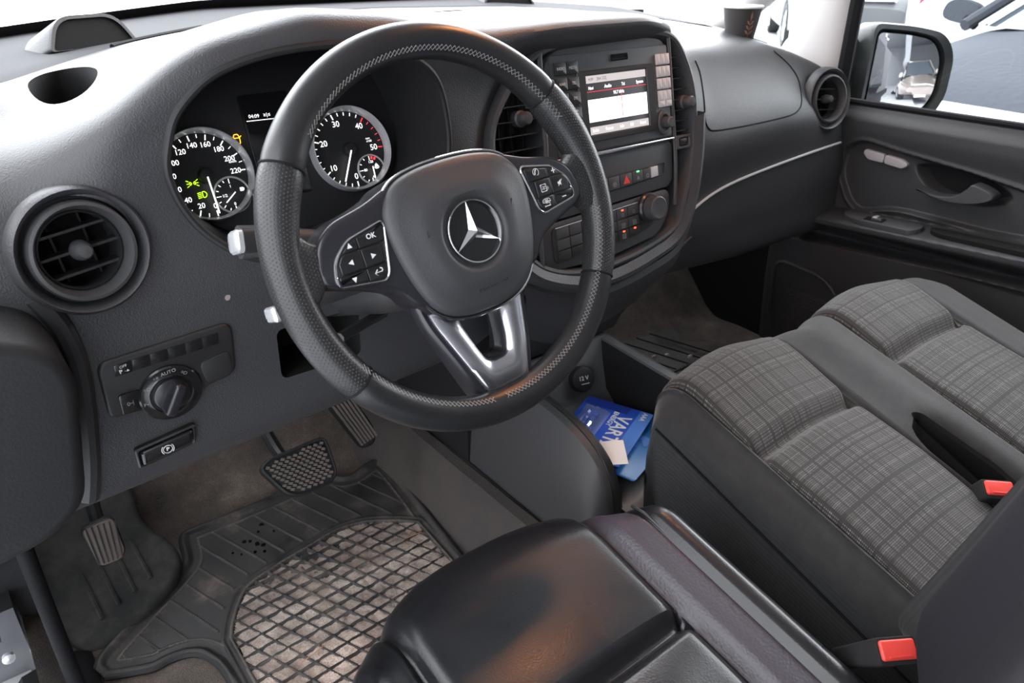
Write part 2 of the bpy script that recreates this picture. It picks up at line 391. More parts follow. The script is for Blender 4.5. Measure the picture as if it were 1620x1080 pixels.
# ================================================================== camera, sky
cam = bpy.data.cameras.new('camera'); cam.sensor_width = 36; cam.lens = 27.0; cam.clip_start = .02; cam.clip_end = 300
co = bpy.data.objects.new('camera', cam); COL.objects.link(co); SC.camera = co
h, p = R_(38), R_(27)
F_ = Vector((math.sin(h) * math.cos(p), math.cos(h) * math.cos(p), -math.sin(p))); Rt = Vector((math.cos(h), -math.sin(h), 0)); Up = Rt.cross(F_)
co.matrix_world = Matrix(((Rt.x, Up.x, -F_.x, -.78), (Rt.y, Up.y, -F_.y, -.56), (Rt.z, Up.z, -F_.z, .94), (0, 0, 0, 1)))
cam.dof.use_dof = True; cam.dof.focus_distance = .90; cam.dof.aperture_fstop = 11
w = bpy.data.worlds.new('overcast'); SC.world = w; w.use_nodes = True; nt = w.node_tree; bg = nt.nodes['Background']
tc = N(nt, 'ShaderNodeTexCoord'); sp = N(nt, 'ShaderNodeSeparateXYZ'); nt.links.new(tc.outputs['Generated'], sp.inputs[0])
r = ramp(nt, sp.outputs[2], [(0, (.80, .84, .90)), (.5, (1.0, 1.02, 1.06)), (1, (.95, .98, 1.04))]); 
fw_ = N(nt, 'ShaderNodeMapRange', interpolation_type='SMOOTHSTEP'); fw_.inputs[1].default_value = -.35; fw_.inputs[2].default_value = .95; fw_.inputs[3].default_value = .85; fw_.inputs[4].default_value = 2.2
dt = N(nt, 'ShaderNodeVectorMath', operation='DOT_PRODUCT'); dt.inputs[1].default_value = (.55, .83, 0); nt.links.new(tc.outputs['Generated'], dt.inputs[0]); nt.links.new(dt.outputs['Value'], fw_.inputs[0]); ml = N(nt, 'ShaderNodeVectorMath', operation='SCALE'); nt.links.new(r.outputs[0], ml.inputs[0]); nt.links.new(fw_.outputs[0], ml.inputs['Scale']); nt.links.new(ml.outputs[0], bg.inputs[0]); bg.inputs[1].default_value = 2.6
SC.view_settings.view_transform = 'Standard'; SC.view_settings.look = 'None'; SC.view_settings.gamma = 1; SC.view_settings.use_curve_mapping = False
SC.view_settings.exposure = 1.22
SC.cycles.use_denoising = True; SC.cycles.max_bounces = 8; SC.cycles.transparent_max_bounces = 12; SC.cycles.sample_clamp_indirect = 6; SC.cycles.caustics_reflective = False

# ================================================================== dashboard
XD = np.concatenate([np.linspace(-.86, -.2, 150), np.linspace(-.2, .2, 60)[1:], np.linspace(.2, .86, 90)[1:]])
def row(keys, sig=.014):
    k = np.array(keys, float); return np.stack([XD, interp_s(XD, k[:, 0], k[:, 1], sig), interp_s(XD, k[:, 0], k[:, 2], sig)], -1)
def baseY(x): return .99 - np.clip((np.abs(x) - .1) / .53, 0, None) ** 2 * .14
ROWS = [
 row([(-.86, .40, .45), (.0, .42, .50), (.3, .48, .42), (.86, .48, .42)]),
 row([(-.86, .225, .425), (-.78, .205, .427), (-.45, .205, .444), (-.25, .215, .448), (-.1, .27, .46), (.1, .31, .44), (.25, .34, .39), (.5, .335, .375), (.86, .335, .37)]),
 row([(-.86, .21, .52), (-.78, .195, .52), (-.25, .195, .52), (-.15, .25, .52), (.15, .275, .50), (.25, .30, .46), (.45, .315, .455), (.86, .33, .45)]),
 row([(-.86, .20, .62), (-.78, .19, .62), (-.25, .19, .62), (-.17, .25, .62), (.14, .275, .60), (.2, .29, .50), (.27, .295, .522), (.36, .305, .545), (.5, .315, .556), (.86, .335, .562)]),
 row([(-.86, .21, .70), (-.74, .20, .70), (-.25, .195, .70), (-.17, .25, .71), (.13, .265, .71), (.2, .285, .63), (.35, .295, .64), (.6, .32, .645), (.86, .35, .61)]),
 row([(-.86, .225, .74), (-.72, .215, .745), (-.66, .195, .755), (-.56, .19, .80), (-.44, .19, .81), (-.3, .195, .80), (-.22, .21, .795), (-.15, .245, .80), (.1, .255, .80), (.15, .26, .785), (.22, .30, .745), (.35, .335, .725), (.6, .36, .712), (.75, .365, .675), (.86, .36, .635)]),
 row([(-.86, .27, .765), (-.72, .25, .772), (-.69, .232, .777), (-.64, .20, .80), (-.575, .20, .845), (-.54, .196, .860), (-.44, .190, .880), (-.34, .190, .872), (-.27, .195, .856), (-.2, .202, .850), (-.1, .205, .855), (.06, .21, .855), (.13, .23, .842), (.2, .31, .808), (.3, .37, .79), (.45, .40, .780), (.62, .425, .775), (.72, .40, .743), (.8, .378, .712), (.86, .36, .66)]),
 row([(-.86, .36, .79), (-.70, .33, .795), (-.62, .31, .818), (-.54, .30, .862), (-.44, .30, .884), (-.3, .30, .876), (-.2, .30, .866), (0, .31, .866), (.12, .33, .855), (.2, .40, .825), (.3, .45, .803), (.45, .47, .793), (.62, .47, .785), (.72, .45, .757), (.8, .42, .726), (.86, .40, .68)]),
]
gk = np.array([(-.86, .34, .80), (-.75, .40, .808), (-.68, .455, .813), (-.594, .554, .82), (-.517, .63, .827), (-.453, .68, .83), (-.256, .83, .836), (0, .87, .84), (.3, .82, .835), (.5, .68, .815), (.62, .60, .797), (.72, .54, .77), (.86, .46, .70)])
gy, gz = interp_s(XD, gk[:, 0], gk[:, 1]), interp_s(XD, gk[:, 0], gk[:, 2])
ROWS.append(np.stack([XD, ROWS[-1][:, 1] * .5 + gy * .5, np.maximum(gz, ROWS[-1][:, 2] * .45 + gz * .55)], -1))
ROWS.append(np.stack([XD, gy, gz], -1))
RB = np.stack([XD, baseY(XD), interp_s(XD, [-.86, -.63, -.3, .3, .63, .86], [.815, .825, .845, .845, .82, .77])], -1)
def cat_rows(rows, sub):
    o = []
    for i in range(len(rows) - 1):
        a, b, c, d = rows[max(i - 1, 0)], rows[i], rows[i + 1], rows[min(i + 2, len(rows) - 1)]
        d1, d2, d3 = [np.linalg.norm((q - p)[:, 1:], axis=1)[:, None] ** .5 + 1e-4 for p, q in ((a, b), (b, c), (c, d))]
        m1 = (c - b) if i == 0 else (b - a) / d1 - (c - a) / (d1 + d2) + (c - b) / d2
        m1 = m1 if i == 0 else m1 * d2
        m2 = (c - b) if i == len(rows) - 2 else ((c - b) / d2 - (d - b) / (d2 + d3) + (d - c) / d3) * d2
        for k in range(sub):
            t = k / sub; o.append(b * (2 * t ** 3 - 3 * t * t + 1) + m1 * (t ** 3 - 2 * t * t + t) + c * (-2 * t ** 3 + 3 * t * t) + m2 * (t ** 3 - t * t))
    o.append(rows[-1]); return np.stack(o, 1)
SURF = cat_rows(ROWS, 9)                                     # (nx, nrow, 3)
back = [np.stack([XD, gy + .004, gz - .05], -1), np.stack([XD, np.maximum(gy, .5) + .0, np.full_like(XD, .55)], -1)]
loop = np.concatenate([SURF, np.stack(back, 1)], 1)
nx, nr = loop.shape[:2]
b = MB(); b.grid(loop, cv=True)
b.f.append(list(range(nr))[::-1]); b.m.append(0); b.f.append([(nx - 1) * nr + j for j in range(nr)]); b.m.append(0)

dash = thing('dashboard', 'black grained dashboard running across the whole van below the windscreen', 'dashboard', Matrix.Translation((0, .45, .42)))
CO = (-.43, .74)
cav = smooth_loop([(-.165, .014), (-.159, .044), (-.145, .070), (-.112, .096), (-.066, .110), (-.014, .1155), (.042, .1135), (.097, .098), (.134, .068), (.147, .018), (.142, -.025), (.118, -.062), (.06, -.088), (-.02, -.096), (-.092, -.086), (-.132, -.058), (-.155, -.024)], 6)
def cutter(out, x0, z0, y0, y1, s1=1.0):
    out = ccw(out)[::-1]; m = MB(); m.rings([[(x0 + u, y0, z0 + v) for u, v in out], [(x0 + u * s1, y1, z0 + v * s1) for u, v in out]], cap0=True, cap1=True); return m
cuts = [cutter(cav, *CO, 0.0, .45),
        cutter(circ((0, 0), .0475, 48), -.683, .70, .0, .34),
        cutter(circ((0, 0), .044, 40), .765, .662, .1, .55),
        cutter(rrect(-.045, .055, -.028, .035, .008), -.475, .535, .0, .30)]
m = MB(); o_ = circ((0, 0), .034, 40, 2.6)
m.rings([[(-.632 + u + .12 * v, .395 + v, .70) for u, v in o_], [(-.632 + u + .12 * v, .395 + v, .95) for u, v in o_]], cap0=True, cap1=True); cuts.append(m)
m = MB(); o_ = rrect(-.09, .09, -.03, .03, .02)
m.rings([[(.02 + u, .545 + v, .79) for u, v in o_], [(.02 + u, .545 + v, .95) for u, v in o_]], cap0=True, cap1=True); cuts.append(m)
m = MB(); o_ = rrect(-.07, .07, -.022, .022, .02)
m.rings([[(.53 + u, .575 + v - .5 * u, .765) for u, v in o_], [(.53 + u, .575 + v - .5 * u, .95) for u, v in o_]], cap0=True, cap1=True); cuts.append(m)
dob = b.build('dash_body', [M_['dash'], M_['void']], dash, world=True)
dob.matrix_parent_inverse = I4
tmp = []
for k, c in enumerate(cuts):
    o = c.build('cut', M_['void'], smooth=False); tmp.append(o)
    bm = o.modifiers; md = dob.modifiers.new('b', 'BOOLEAN'); md.operation = 'DIFFERENCE'; md.object = o; md.solver = 'EXACT'; md.material_mode = 'TRANSFER'
bpy.context.view_layer.update()
me = bpy.data.meshes.new_from_object(dob.evaluated_get(bpy.context.evaluated_depsgraph_get()))
dob.modifiers.clear(); dob.data = me; me.name = 'dash_body'
me.set_sharp_from_angle(angle=R_(38))
for o in tmp: bpy.data.objects.remove(o)
# surface look-up on the uncut skin
sv = SURF.reshape(-1, 3); ns = SURF.shape[1]
BV = BVHTree.FromPolygons([tuple(v) for v in sv], [(i * ns + j, (i + 1) * ns + j, (i + 1) * ns + j + 1, i * ns + j + 1) for i in range(nx - 1) for j in range(ns - 1)])
def face_y(x, z, d=0.0):
    q = BV.ray_cast(Vector((x, -.5, z)), Vector((0, 1, 0)))[0]
    return Vector((x, (q.y if q else .3) - d, z))
def top_z(x, y, d=0.0):
    q = BV.ray_cast(Vector((x, y, 1.5)), Vector((0, 0, -1)))[0]
    return Vector((x, y, (q.z if q else .8) + d))
# finely textured shelf under the glass
k = 14; g = np.stack([np.stack([XD, gy + (RB[:, 1] - gy) * t + .003 * (t == 0), gz + (RB[:, 2] - gz) * t - .003 * (t == 0) + .001], -1) for t in np.linspace(0, 1, k)], 1)
b = MB().grid(g); b.build('windscreen_shelf', M_['shelf'], dash, world=True)
# dark slots in the groove (demister outlets)
b = MB(); sel = [i for i in range(len(XD)) if -.535 < XD[i] < -.37]
b.tube([(XD[i], gy[i] - .003, gz[i] + .0012) for i in sel], .0035, seg=6); b.build('demister_slot', M_['void'], dash, world=True)
# liner of the instrument binnacle
b = MB(); L = []
for t, s in ((0, 1.03), (.0, 1.0), (.05, .985), (.35, .965), (.9, .93), (1, .90)):
    L.append([(CO[0] + u * s, face_y(CO[0] + u, CO[1] + v).y - .001 + (.335 + .28 * v * s - face_y(CO[0] + u, CO[1] + v).y) * t, CO[1] + v * s) for u, v in cav])
b.rings(L[1:], cap1=False); b.build('binnacle_liner', M_['inner'], dash, world=True)
b = MB(); b.tube([face_y(CO[0] + u * 1.012, CO[1] + v * 1.012, -.001) for u, v in cav], .0042, closed=True, seg=10); b.build('binnacle_lip', M_['inner'], dash, world=True)
# seams of the passenger air bag lid and the glove box lid
path = [face_y(u, v) for u, v in smooth_path([(.342, .768), (.342, .745), (.327, .707), (.318, .680), (.325, .664), (.351, .657), (.464, .652), (.591, .650), (.639, .654), (.669, .668), (.689, .700), (.675, .730), (.645, .757)], 6)] + [top_z(u, v) for u, v in ((.652, .435), (.662, .47), (.668, .50))]
b = MB(); b.tube(path, .0016, seg=6); b.build('airbag_lid_seam', M_['void'], dash, world=True)
gl = smooth_path([(.235, .44), (.25, .487), (.30, .52), (.40, .545), (.55, .556), (.70, .562), (.83, .565)], 8)
b = MB(); b.tube([face_y(u, v, .001) for u, v in gl], .0026, seg=6); b.build('glove_box_trim', M_['grey'], dash, world=True)
# left end piece by the door opening
b = MB(); o_ = rpoly([(-.98, .675), (-.80, .685), (-.735, .655), (-.722, .62), (-.742, .50), (-.775, .475), (-.98, .44)], [.01, .05, .04, .03, .03, .03, .01], 6)
b.prism([(u, v) for u, v in o_], -.235, -.10, bev=.012, seg=4); b.xf(FR((0, 0, 0))); b.build('dash_end_panel', M_['endpanel'], dash, world=True)
b = MB(); b.tube([face_y(x, z, .0) for x, z in smooth_path([(-.728, .665), (-.715, .63), (-.712, .58), (-.722, .50), (-.735, .445)], 5)], .010, seg=10); b.build('end_panel_strip', M_['dashlow'], dash, world=True)
# glove box latch
b = MB(); c = face_y(.285, .452); b.prism(rpoly([(-.03, -.018), (.025, .008), (.03, .018), (-.025, -.004)], .003), -.002, .006, .002)
b.xf(FT((c.x, c.y, c.z))); b.build('glove_box_latch', M_['panel'], dash, world=True)
# tan scuffs on the grain
b = MB(); c = face_y(-.565, .622, .0006); b.plate(smooth_loop([(-.003, 0), (-.001, .003), (.003, .002), (.002, -.002), (-.001, -.003)], 3), 0); b.xf(FT((c.x, c.y, c.z)))
b.build('scuff_mark', mat('scuff', (.28, .24, .22), .8), dash, world=True)

# ---- speaker pods on the shelf
def pod(x, y, yaw, label):
    z = top_z(min(x, .6), min(y, gy[np.abs(XD - x).argmin()])).z
    t = thing('speaker_pod', label, 'speaker', FT((x, y, z + .004), 20, yaw), 'speaker pods on the windscreen shelf')
    o = rpoly([(-.062, -.004), (.062, -.004), (.044, .036), (-.040, .036)], [.006, .006, .02, .02], 6)
    b = MB(); b.rings([[(u * 1.12, w_ * 1.0, -.07) for u, w_ in ccw(o)], [(u * 1.08, w_ * 1.08, -.004) for u, w_ in ccw(o)], [(u * 1.04, w_ * 1.06, .0) for u, w_ in ccw(o)], [(u * .96, w_ * .94 , .0) for u, w_ in ccw(o)]], cap1=False)
    b.build('shell', M_['dash'], t); b = MB(); b.plate([(u * .97, w_ * .95) for u, w_ in o], -.003); b.build('grille', M_['void'], t); return t
pod(-.545, .64, 22, 'black wedge speaker pod on the left of the dashboard shelf')
pod(.33, .87, -8, 'small dark speaker pod far off at the middle of the windscreen')

# ================================================================== round vents
def round_vent(M, R, label, nsl=3):
    t = thing('round_vent', label, 'air vent', M, 'round dashboard air vents')
    b = MB(); b.lathe([(R * 1.62, -.012), (R * 1.58, .004), (R * 1.50, .008), (R * 1.40, .004), (R * 1.30, -.008), (R * 1.2, -.010)], 64); b.build('dish', M_['dash'], t)
    b = MB(); b.lathe([(R * 1.24, -.016), (R * 1.24, .004), (R * 1.20, .009), (R * 1.12, .010), (R * 1.04, .003), (R, -.004), (R * .97, -.05)], 64); b.build('ring', M_['panel'], t)
    b = MB(); b.disc(R * 1.0, -.045); b.build('duct', M_['void'], t)
    b = MB(); b.lathe([(R * .98, -.012), (R * .98, -.005), (R * .93, -.004), (R * .92, -.012)], 56); b.build('vane_rim', M_['plastic'], t)
    for k in range(nsl):
        v = (k - (nsl - 1) / 2) * R * .52; hw = math.sqrt(max(0, (R * .95) ** 2 - v * v))
        b = MB(); b.box(-hw, hw, v - .0012, v + .0012, -.026, -.008); b.build('vane', M_['plastic'], t)
    for u in (-.4, .4):
        b = MB(); b.box(R * u - .001, R * u + .001, -R * .8, R * .8, -.042, -.03); b.build('rear_vane', M_['inner'], t)
    b = MB(); b.lathe([(.0, .010), (.0055, .0095), (.0075, .006), (.0078, .0), (.009, -.002), (.0095, -.008), (.007, -.014)], 24)
    b.build('knob', M_['panel'], t); return t
round_vent(FT((-.683, .189, .70), 9, 6, 6), .0365, 'large round air vent at the left end of the dashboard')
round_vent(FT((.765, .343, .662), 10, -8, -4), .040, 'round air vent at the far right end by the passenger door')
# ================================================================== instrument cluster
cl = thing('instrument_cluster', 'lit instrument cluster with two round dials in the binnacle behind the steering wheel', 'instrument cluster', FT((-.43, .30, .74), 22))
b = MB(); b.prism(rpoly([(-.155, -.105), (.150, -.105), (.150, .105), (-.155, .105)], .03), -.030, -.008, .002); b.build('face_plate', M_['inner'], cl)
b = MB(); b.prism(rrect(-.046, .012, -.055, .062, .004), -.008, -.006, .001); b.build('display_glass', M_['gloss'], cl)
def dial(name, c, r, ticks, nums, a0, a1, needle, needle_len, n=.0):
    d = MB(); d.lathe([(r * 1.01, -.008), (r * 1.01, .008), (r * .995, .009), (r * .93, .002), (r * .925, -.004)], 72, c=c)
    g = d.build(name, M_['ringsilver'], cl)
    b = MB(); b.disc(r * .95, -.005, 64, c=c); b.build('dial_face', M_['inner'], g)
    b = MB()
    for f, L, wd, mi in ticks:
        a = R_(a0 + (a1 - a0) * f); e = (math.cos(a), math.sin(a))
        b.bar((c[0] + e[0] * r * .90, c[1] + e[1] * r * .90), (c[0] + e[0] * r * (.90 - L), c[1] + e[1] * r * (.90 - L)), wd, -.0048, -.0042, mi)
    for f, s, sz, rr in nums:
        a = R_(a0 + (a1 - a0) * f); b.text(s, c[0] + math.cos(a) * r * rr, c[1] + math.sin(a) * r * rr, sz, -.0042, thick=.00004)
    b.build('dial_markings', [M_['white'], M_['redprint']], g)
    b = MB(); b.lathe([(r * .17, -.005), (r * .16, .0), (r * .13, .002), (0, .0022)], 28, c=c); b.build('needle_hub', M_['inner'], g)
    a = R_(needle); b = MB(); b.bar((c[0] + math.cos(a) * r * .05, c[1] + math.sin(a) * r * .05), (c[0] + math.cos(a) * r * needle_len, c[1] + math.sin(a) * r * needle_len), .0014, .0022, .0032); b.build('needle', M_['needle'], g)
    return g
# speed: 0 at lower right (about -76 deg), clockwise to 220 at +/-... measured on the dial
S0, S1 = -88, -360
sp_t = [(k / 22, .12 if k % 2 == 0 else .075, .0011 if k % 2 == 0 else .0007, 0) for k in range(23)]
sp_n = [(k / 220, str(k), .0080, .68) for k in range(0, 221, 20)]
CL, CR, GR = (-.104, -.0185), (.0705, -.0150), .0495
g = dial('speedometer', CL, GR, sp_t, sp_n, S0, S1, -88, .86)
b = MB(); b.text('km/h', CL[0] + .033, CL[1] + .0105, .0042, -.0042); b.build('unit_lettering', M_['white'], g)
rp_t = [(k / 25, .12 if k % 5 == 0 else .075, .0012 if k % 5 == 0 else .0008, 1 if k >= 20 else 0) for k in range(26)]
g = dial('tachometer', CR, GR, rp_t, [(k / 5, str(k * 10), .0098, .66) for k in range(6)], -90, -360 - 3, -117, .84)
b = MB(); b.text('rpm', CR[0] + .0275, CR[1] + .0100, .0036, -.0042); b.text('x100', CR[0] + .0285, CR[1] + .0065, .0036, -.0042); b.build('unit_lettering', M_['white'], g)
def small(name, c, r, marks, needle, red, icon):
    b = MB(); b.lathe([(r, -.005), (r, -.0025), (r * .95, -.0018), (r * .9, -.003), (r * .9, -.005)], 48, c=c); g = b.build(name, M_['grey'], cl)
    b = MB(); b.disc(r * .91, -.0035, 40, c=c); b.build('dial_face', M_['inner'], g); b = MB()
    for a, L in marks:
        e = (math.cos(R_(a)), math.sin(R_(a))); b.bar((c[0] + e[0] * r * .86, c[1] + e[1] * r * .86), (c[0] + e[0] * r * (.86 - L), c[1] + e[1] * r * (.86 - L)), .0008, -.0034, -.003)
    for s, u, v in icon: b.text(s, c[0] + u * r, c[1] + v * r, .0046, -.003)
    for a in red: 
        e = (math.cos(R_(a)), math.sin(R_(a))); b.bar((c[0] + e[0] * r * .86, c[1] + e[1] * r * .86), (c[0] + e[0] * r * .68, c[1] + e[1] * r * .68), .0026, -.0034, -.003, 1)
    b.build('dial_markings', [M_['white'], M_['redprint']], g)
    a = R_(needle); b = MB(); b.bar((c[0] - math.cos(a) * r * .15, c[1] - math.sin(a) * r * .15), (c[0] + math.cos(a) * r * .62, c[1] + math.sin(a) * r * .62), .0010, .001, .002); b.build('needle', M_['needle'], g); return g
g = small('fuel_gauge', (-.0815, -.0435), .0205, [(90, .25), (135, .15), (112, .12), (158, .12), (180, .25), (225, .15), (248, .12), (202, .12), (270, .25)], 218, [], [('1', .0, .45), ('1/2', -.42, 0), ('0', .0, -.50)])
b = MB(); b.box(-.0718, -.0682, -.0412, -.0372, -.0033, -.0028); b.box(-.0680, -.0672, -.0402, -.0378, -.0033, -.0028); b.build('pump_symbol', M_['white'], g)
g = small('coolant_gauge', (.0925, -.0425), .0185, [(90, .25), (120, .12), (150, .12), (180, .25), (210, .12), (240, .12), (262, .3)], 268, [76, 60], [('120', .05, .48), ('80', -.45, 0), ('4', .0, -.50)])
b = MB(); b.text('♨', .1000, -.0400, .006, -.003); b.bar((.0975, -.0395), (.1030, -.0395), .0006, -.0033, -.003); b.bar((.1000, -.0360), (.1000, -.0420), .0006, -.0033, -.003); b.build('temperature_symbol', M_['white'], g)
# display strip and warning lights
b = MB(); b.text('04:09', -.0330, .0375, .0056, -.0055, rot=-2); b.text('≥|≤', -.0178, .0378, .0056, -.0055); b.bar((-.0425, .0330), (.008, .0322), .0007, -.0058, -.0054); b.build('display_lettering', M_['white'], cl)
b = MB(); c = (-.0595, .0150)
b.tube([(c[0] + u, c[1] + v, -.004) for u, v in rpoly([(-.0028, -.0052), (.0028, -.0052), (.0034, .001), (.0022, .0052), (-.0022, .0052), (-.0034, .001)], .001, 3)], .00045, closed=True, seg=5)
b.bar((c[0] - .0030, c[1] + .0012), (c[0] + .003, c[1] + .0012), .0007, -.0044, -.0036); b.bar((c[0] - .0055, c[1] + .0032), (c[0] - .003, c[1] + .0012), .0008, -.0044, -.0036); b.bar((c[0] + .0055, c[1] + .0032), (c[0] + .003, c[1] + .0012), .0008, -.0044, -.0036)
b.build('door_ajar_light', M_['amber'], cl)
b = MB(); c = (CL[0] - .0155, CL[1] - .0060)
for s in (-1, 1):
    b.tube([(c[0] + s * u, c[1] + v, -.004) for u, v in rpoly([(.0006, 0), (.0030, -.0022), (.0030, .0022)], .0012, 4)], .0004, closed=True, seg=5)
    for a in (-30, 0, 30): b.bar((c[0] + s * (.0038), c[1] + .0022 * a / 30), (c[0] + s * .0062, c[1] + .0036 * a / 30), .0006, -.0044, -.0036)
b.build('side_light_symbol', M_['green'], cl)
b = MB(); c = (CL[0] - .0085, CL[1] - .0195)
b.tube([(c[0] + u, c[1] + v, -.004) for u, v in rpoly([(0, -.0034), (.0030, -.003), (.0048, 0), (.0030, .003), (0, .0034)], .0016, 4)], .00045, closed=True, seg=5)
for k in range(4): b.bar((c[0] - .0012, c[1] - .0027 + k * .0018), (c[0] - .0052, c[1] - .0033 + k * .0018), .0007, -.0044, -.0036)
b.build('dipped_beam_symbol', M_['green'], cl)

# ================================================================== light switch panel and parking brake on the lower dash
lp = thing('light_switch_panel', 'black switch panel with a rotary headlamp knob below the left vent', 'switch panel', FT((-.6, .1905, .6), -3, 0))
o = rpoly([(-.098, -.0105), (-.0985, -.074), (-.064, -.0755), (-.050, -.0945), (-.018, -.088), (-.004, -.0700), (.030, -.0655), (.034, -.003)], [.010, .008, .010, .020, .020, .008, .010, .012], 5)
b = MB(); b.prism(o, -.02, .0045, .003, 3); b.build('panel_plate', M_['plastic'], lp)
for k in range(6):
    u0 = -.084 + k * .0170; v0 = -.0285 + k * .0008
    b = MB(); b.prism([(u0, v0), (u0 + .0163, v0 + .0008), (u0 + .0167, v0 + .0136), (u0 + .0004, v0 + .0124)], .004, .0056, .0010); s = b.build('push_button', M_['gloss'], lp)
    if k == 0:
        b = MB(); b.text('OFF', u0 + .0085, v0 + .0094, .0040, .0058, rot=8); b.text('P', u0 + .0055, v0 + .0042, .0056, .0058, rot=8, thick=.0002); b.text('▸▲', u0 + .0112, v0 + .0040, .0032, .0058, rot=8); b.build('button_lettering', M_['print'], s)
b = MB(); b.prism(rrect(-.0865, -.0655, -.0725, -.0490, .003), .004, .0068, .0015); s = b.build('fog_lamp_button', M_['gloss'], lp)
b = MB(); b.text('0╡', -.0760, -.0612, .006, .007); b.build('button_lettering', M_['printg'], s)
b = MB(); b.prism(rpoly([(-.006, -.040), (.026, -.034), (.027, -.062), (-.002, -.066)], .006), .004, .0060, .001); b.build('blank_cover', M_['plastic'], lp)
kc = (-.0385, -.0628)
b = MB(); b.lathe([(.031, .003), (.031, .0070), (.0295, .0085), (.0230, .0090), (.0215, .0100), (.0212, .004)], 56, c=kc); b.disc(.0295, .0084, 48, c=kc); kn = b.build('rotary_dial', M_['gloss'], lp)
b = MB(); b.lathe([(.0180, .008), (.0175, .0115), (.0160, .0125), (0, .0125)], 40, c=kc); b.build('knob_base', M_['satin'], kn)
b = MB(); o = rpoly([(-.0065, -.019), (.0055, -.019), (.0075, .0165), (-.0060, .0185)], .005); b.prism(o, .012, .026, .004, 4); b.xf(Matrix.Translation((*kc, 0)) @ Matrix.Rotation(R_(-28), 4, 'Z')); b.build('knob_grip', M_['satin'], kn)
b = MB(); b.bar((kc[0] + .0095, kc[1] + .0040), (kc[0] + .0115, kc[1] + .0085), .0012, .0125, .0132); b.text('☼', kc[0] + .0065, kc[1] - .0055, .006, .0130); b.build('knob_mark', M_['print'], kn)
b = MB(); b.text('AUTO', kc[0] + .001, kc[1] + .0252, .0054, .0092, rot=6)
for a, s in ((150, '≡D'), (118, '◦≡'), (52, '≡D')): b.text(s, kc[0] + .0252 * math.cos(R_(a)), kc[1] + .0252 * math.sin(R_(a)), .0052, .0092, rot=a - 90 if a < 90 else 0)
b.text('P◂', kc[0] - .0255, kc[1] - .004, .0052, .0092); b.build('dial_lettering', M_['printg'], kn)
pb = thing('parking_brake_switch', 'black parking brake release handle set in the lower dashboard', 'switch', FT((-.655, .192, .475), -3, 0))
o = rpoly([(-.030, -.010), (.033, .0165), (.031, -.006), (-.029, -.0345)], .004)
b = MB(); b.frame(rpoly([(-.030, .0095), (.033, .0170), (.030, -.0060), (-.0295, -.0150)], .003), rpoly([(-.026, .0065), (.029, .0135), (.027, -.004), (-.0260, -.0118)], .002), -.012, .004, .0015); b.build('recess_frame', M_['plastic'], pb)
b = MB(); b.prism(rpoly([(-.0255, .0060), (.0285, .0130), (.0265, -.0035), (-.0255, -.0112)], .003), -.012, .0075, .004, 4); s = b.build('handle', M_['gloss'], pb)
b = MB(); b.text('P', .0005, .0012, .0062, .0078, thick=.0002)
b.tube([(.0005 + u, .0012 + v, .0078) for u, v in circ((0, 0), .0046, 24)], .00045, closed=True, seg=5)
for s_ in (0, 180): b.tube([(.0005 + .0062 * math.cos(R_(s_ + a)), .0012 + .0062 * math.sin(R_(s_ + a)), .0078) for a in range(-45, 46, 15)], .00045, seg=5)
b.build('handle_symbol', M_['print'], s)

# open pocket beside the column
b = MB(); b.box(-.056, .060, -.034, .040, -.085, -.082); b.xf(FT((-.475, .19, .535)))
b.build('column_pocket', M_['void'], dash, world=True)

# ================================================================== centre stack
sk = thing('center_stack', 'curved centre stack with vents on both sides and a matte black fascia', 'center console', FT((0, .2, .70), 12))
outl = smooth_loop([(-.219, .005), (-.209, .052), (-.172, .098), (-.128, .128), (-.07, .1405), (.0, .1445), (.08, .1435), (.125, .134), (.150, .104), (.166, .057), (.1655, .0025), (.155, -.052), (.135, -.097), (.112, -.137), (.05, -.158), (-.04, -.168), (-.12, -.160), (-.175, -.130), (-.206, -.070), (-.219, -.03)], 5)
b = MB(); q = inset(ccw(outl), .002); b.rings([[(u, v, -.075) for u, v in ccw(outl)], [(u, v, -.050) for u, v in q]], cap1=True); b.build('back_shell', M_['void'], sk)
o = ccw(outl); L = [[(u, v, -.075) for u, v in inset(o, -.004)], [(u, v, -.004) for u, v in inset(o, -.004)], [(u, v, .003) for u, v in inset(o, -.0015)], [(u, v, .0045) for u, v in inset(o, .002)], [(u, v, .003) for u, v in inset(o, .006)], [(u, v, -.006) for u, v in inset(o, .0085)], [(u, v, -.050) for u, v in inset(o, .0095)]]
b = MB(); b.rings(L, cap1=False); b.build('bezel', M_['panel'], sk)
# main fascia: upper panel with radio, lower panel
b = MB(); b.prism(rpoly([(-.126, -.0060), (-.124, .060), (-.118, .125), (-.05, .1355), (.05, .1365), (.1135, .1300), (.1135, -.0060)], [.003, .02, .008, .04, .04, .008, .003], 5), -.05, .000, .0015); b.build('upper_fascia', M_['panel'], sk)
b = MB(); b.prism(rpoly([(-.150, -.0095), (.1135, -.0095), (.110, -.066), (.098, -.076), (-.145, -.085)], [.003, .003, .012, .012, .012], 5), -.05, -.001, .0015); b.build('switch_fascia', M_['panel'], sk)
b = MB(); b.prism(rpoly([(-.150, -.088), (.103, -.0785), (.098, -.115), (.070, -.143), (-.04, -.156), (-.150, -.150)], [.004, .004, .012, .02, .02, .01], 5), -.05, -.002, .0015); b.build('climate_fascia', M_['panel'], sk)
b = MB(); b.prism([(-.135, -.0125), (.1135, -.0095), (.1135, -.0055), (-.135, -.0055)], -.01, .0045, .002, 3); b.build('chrome_strip', M_['satinchrome'], sk)
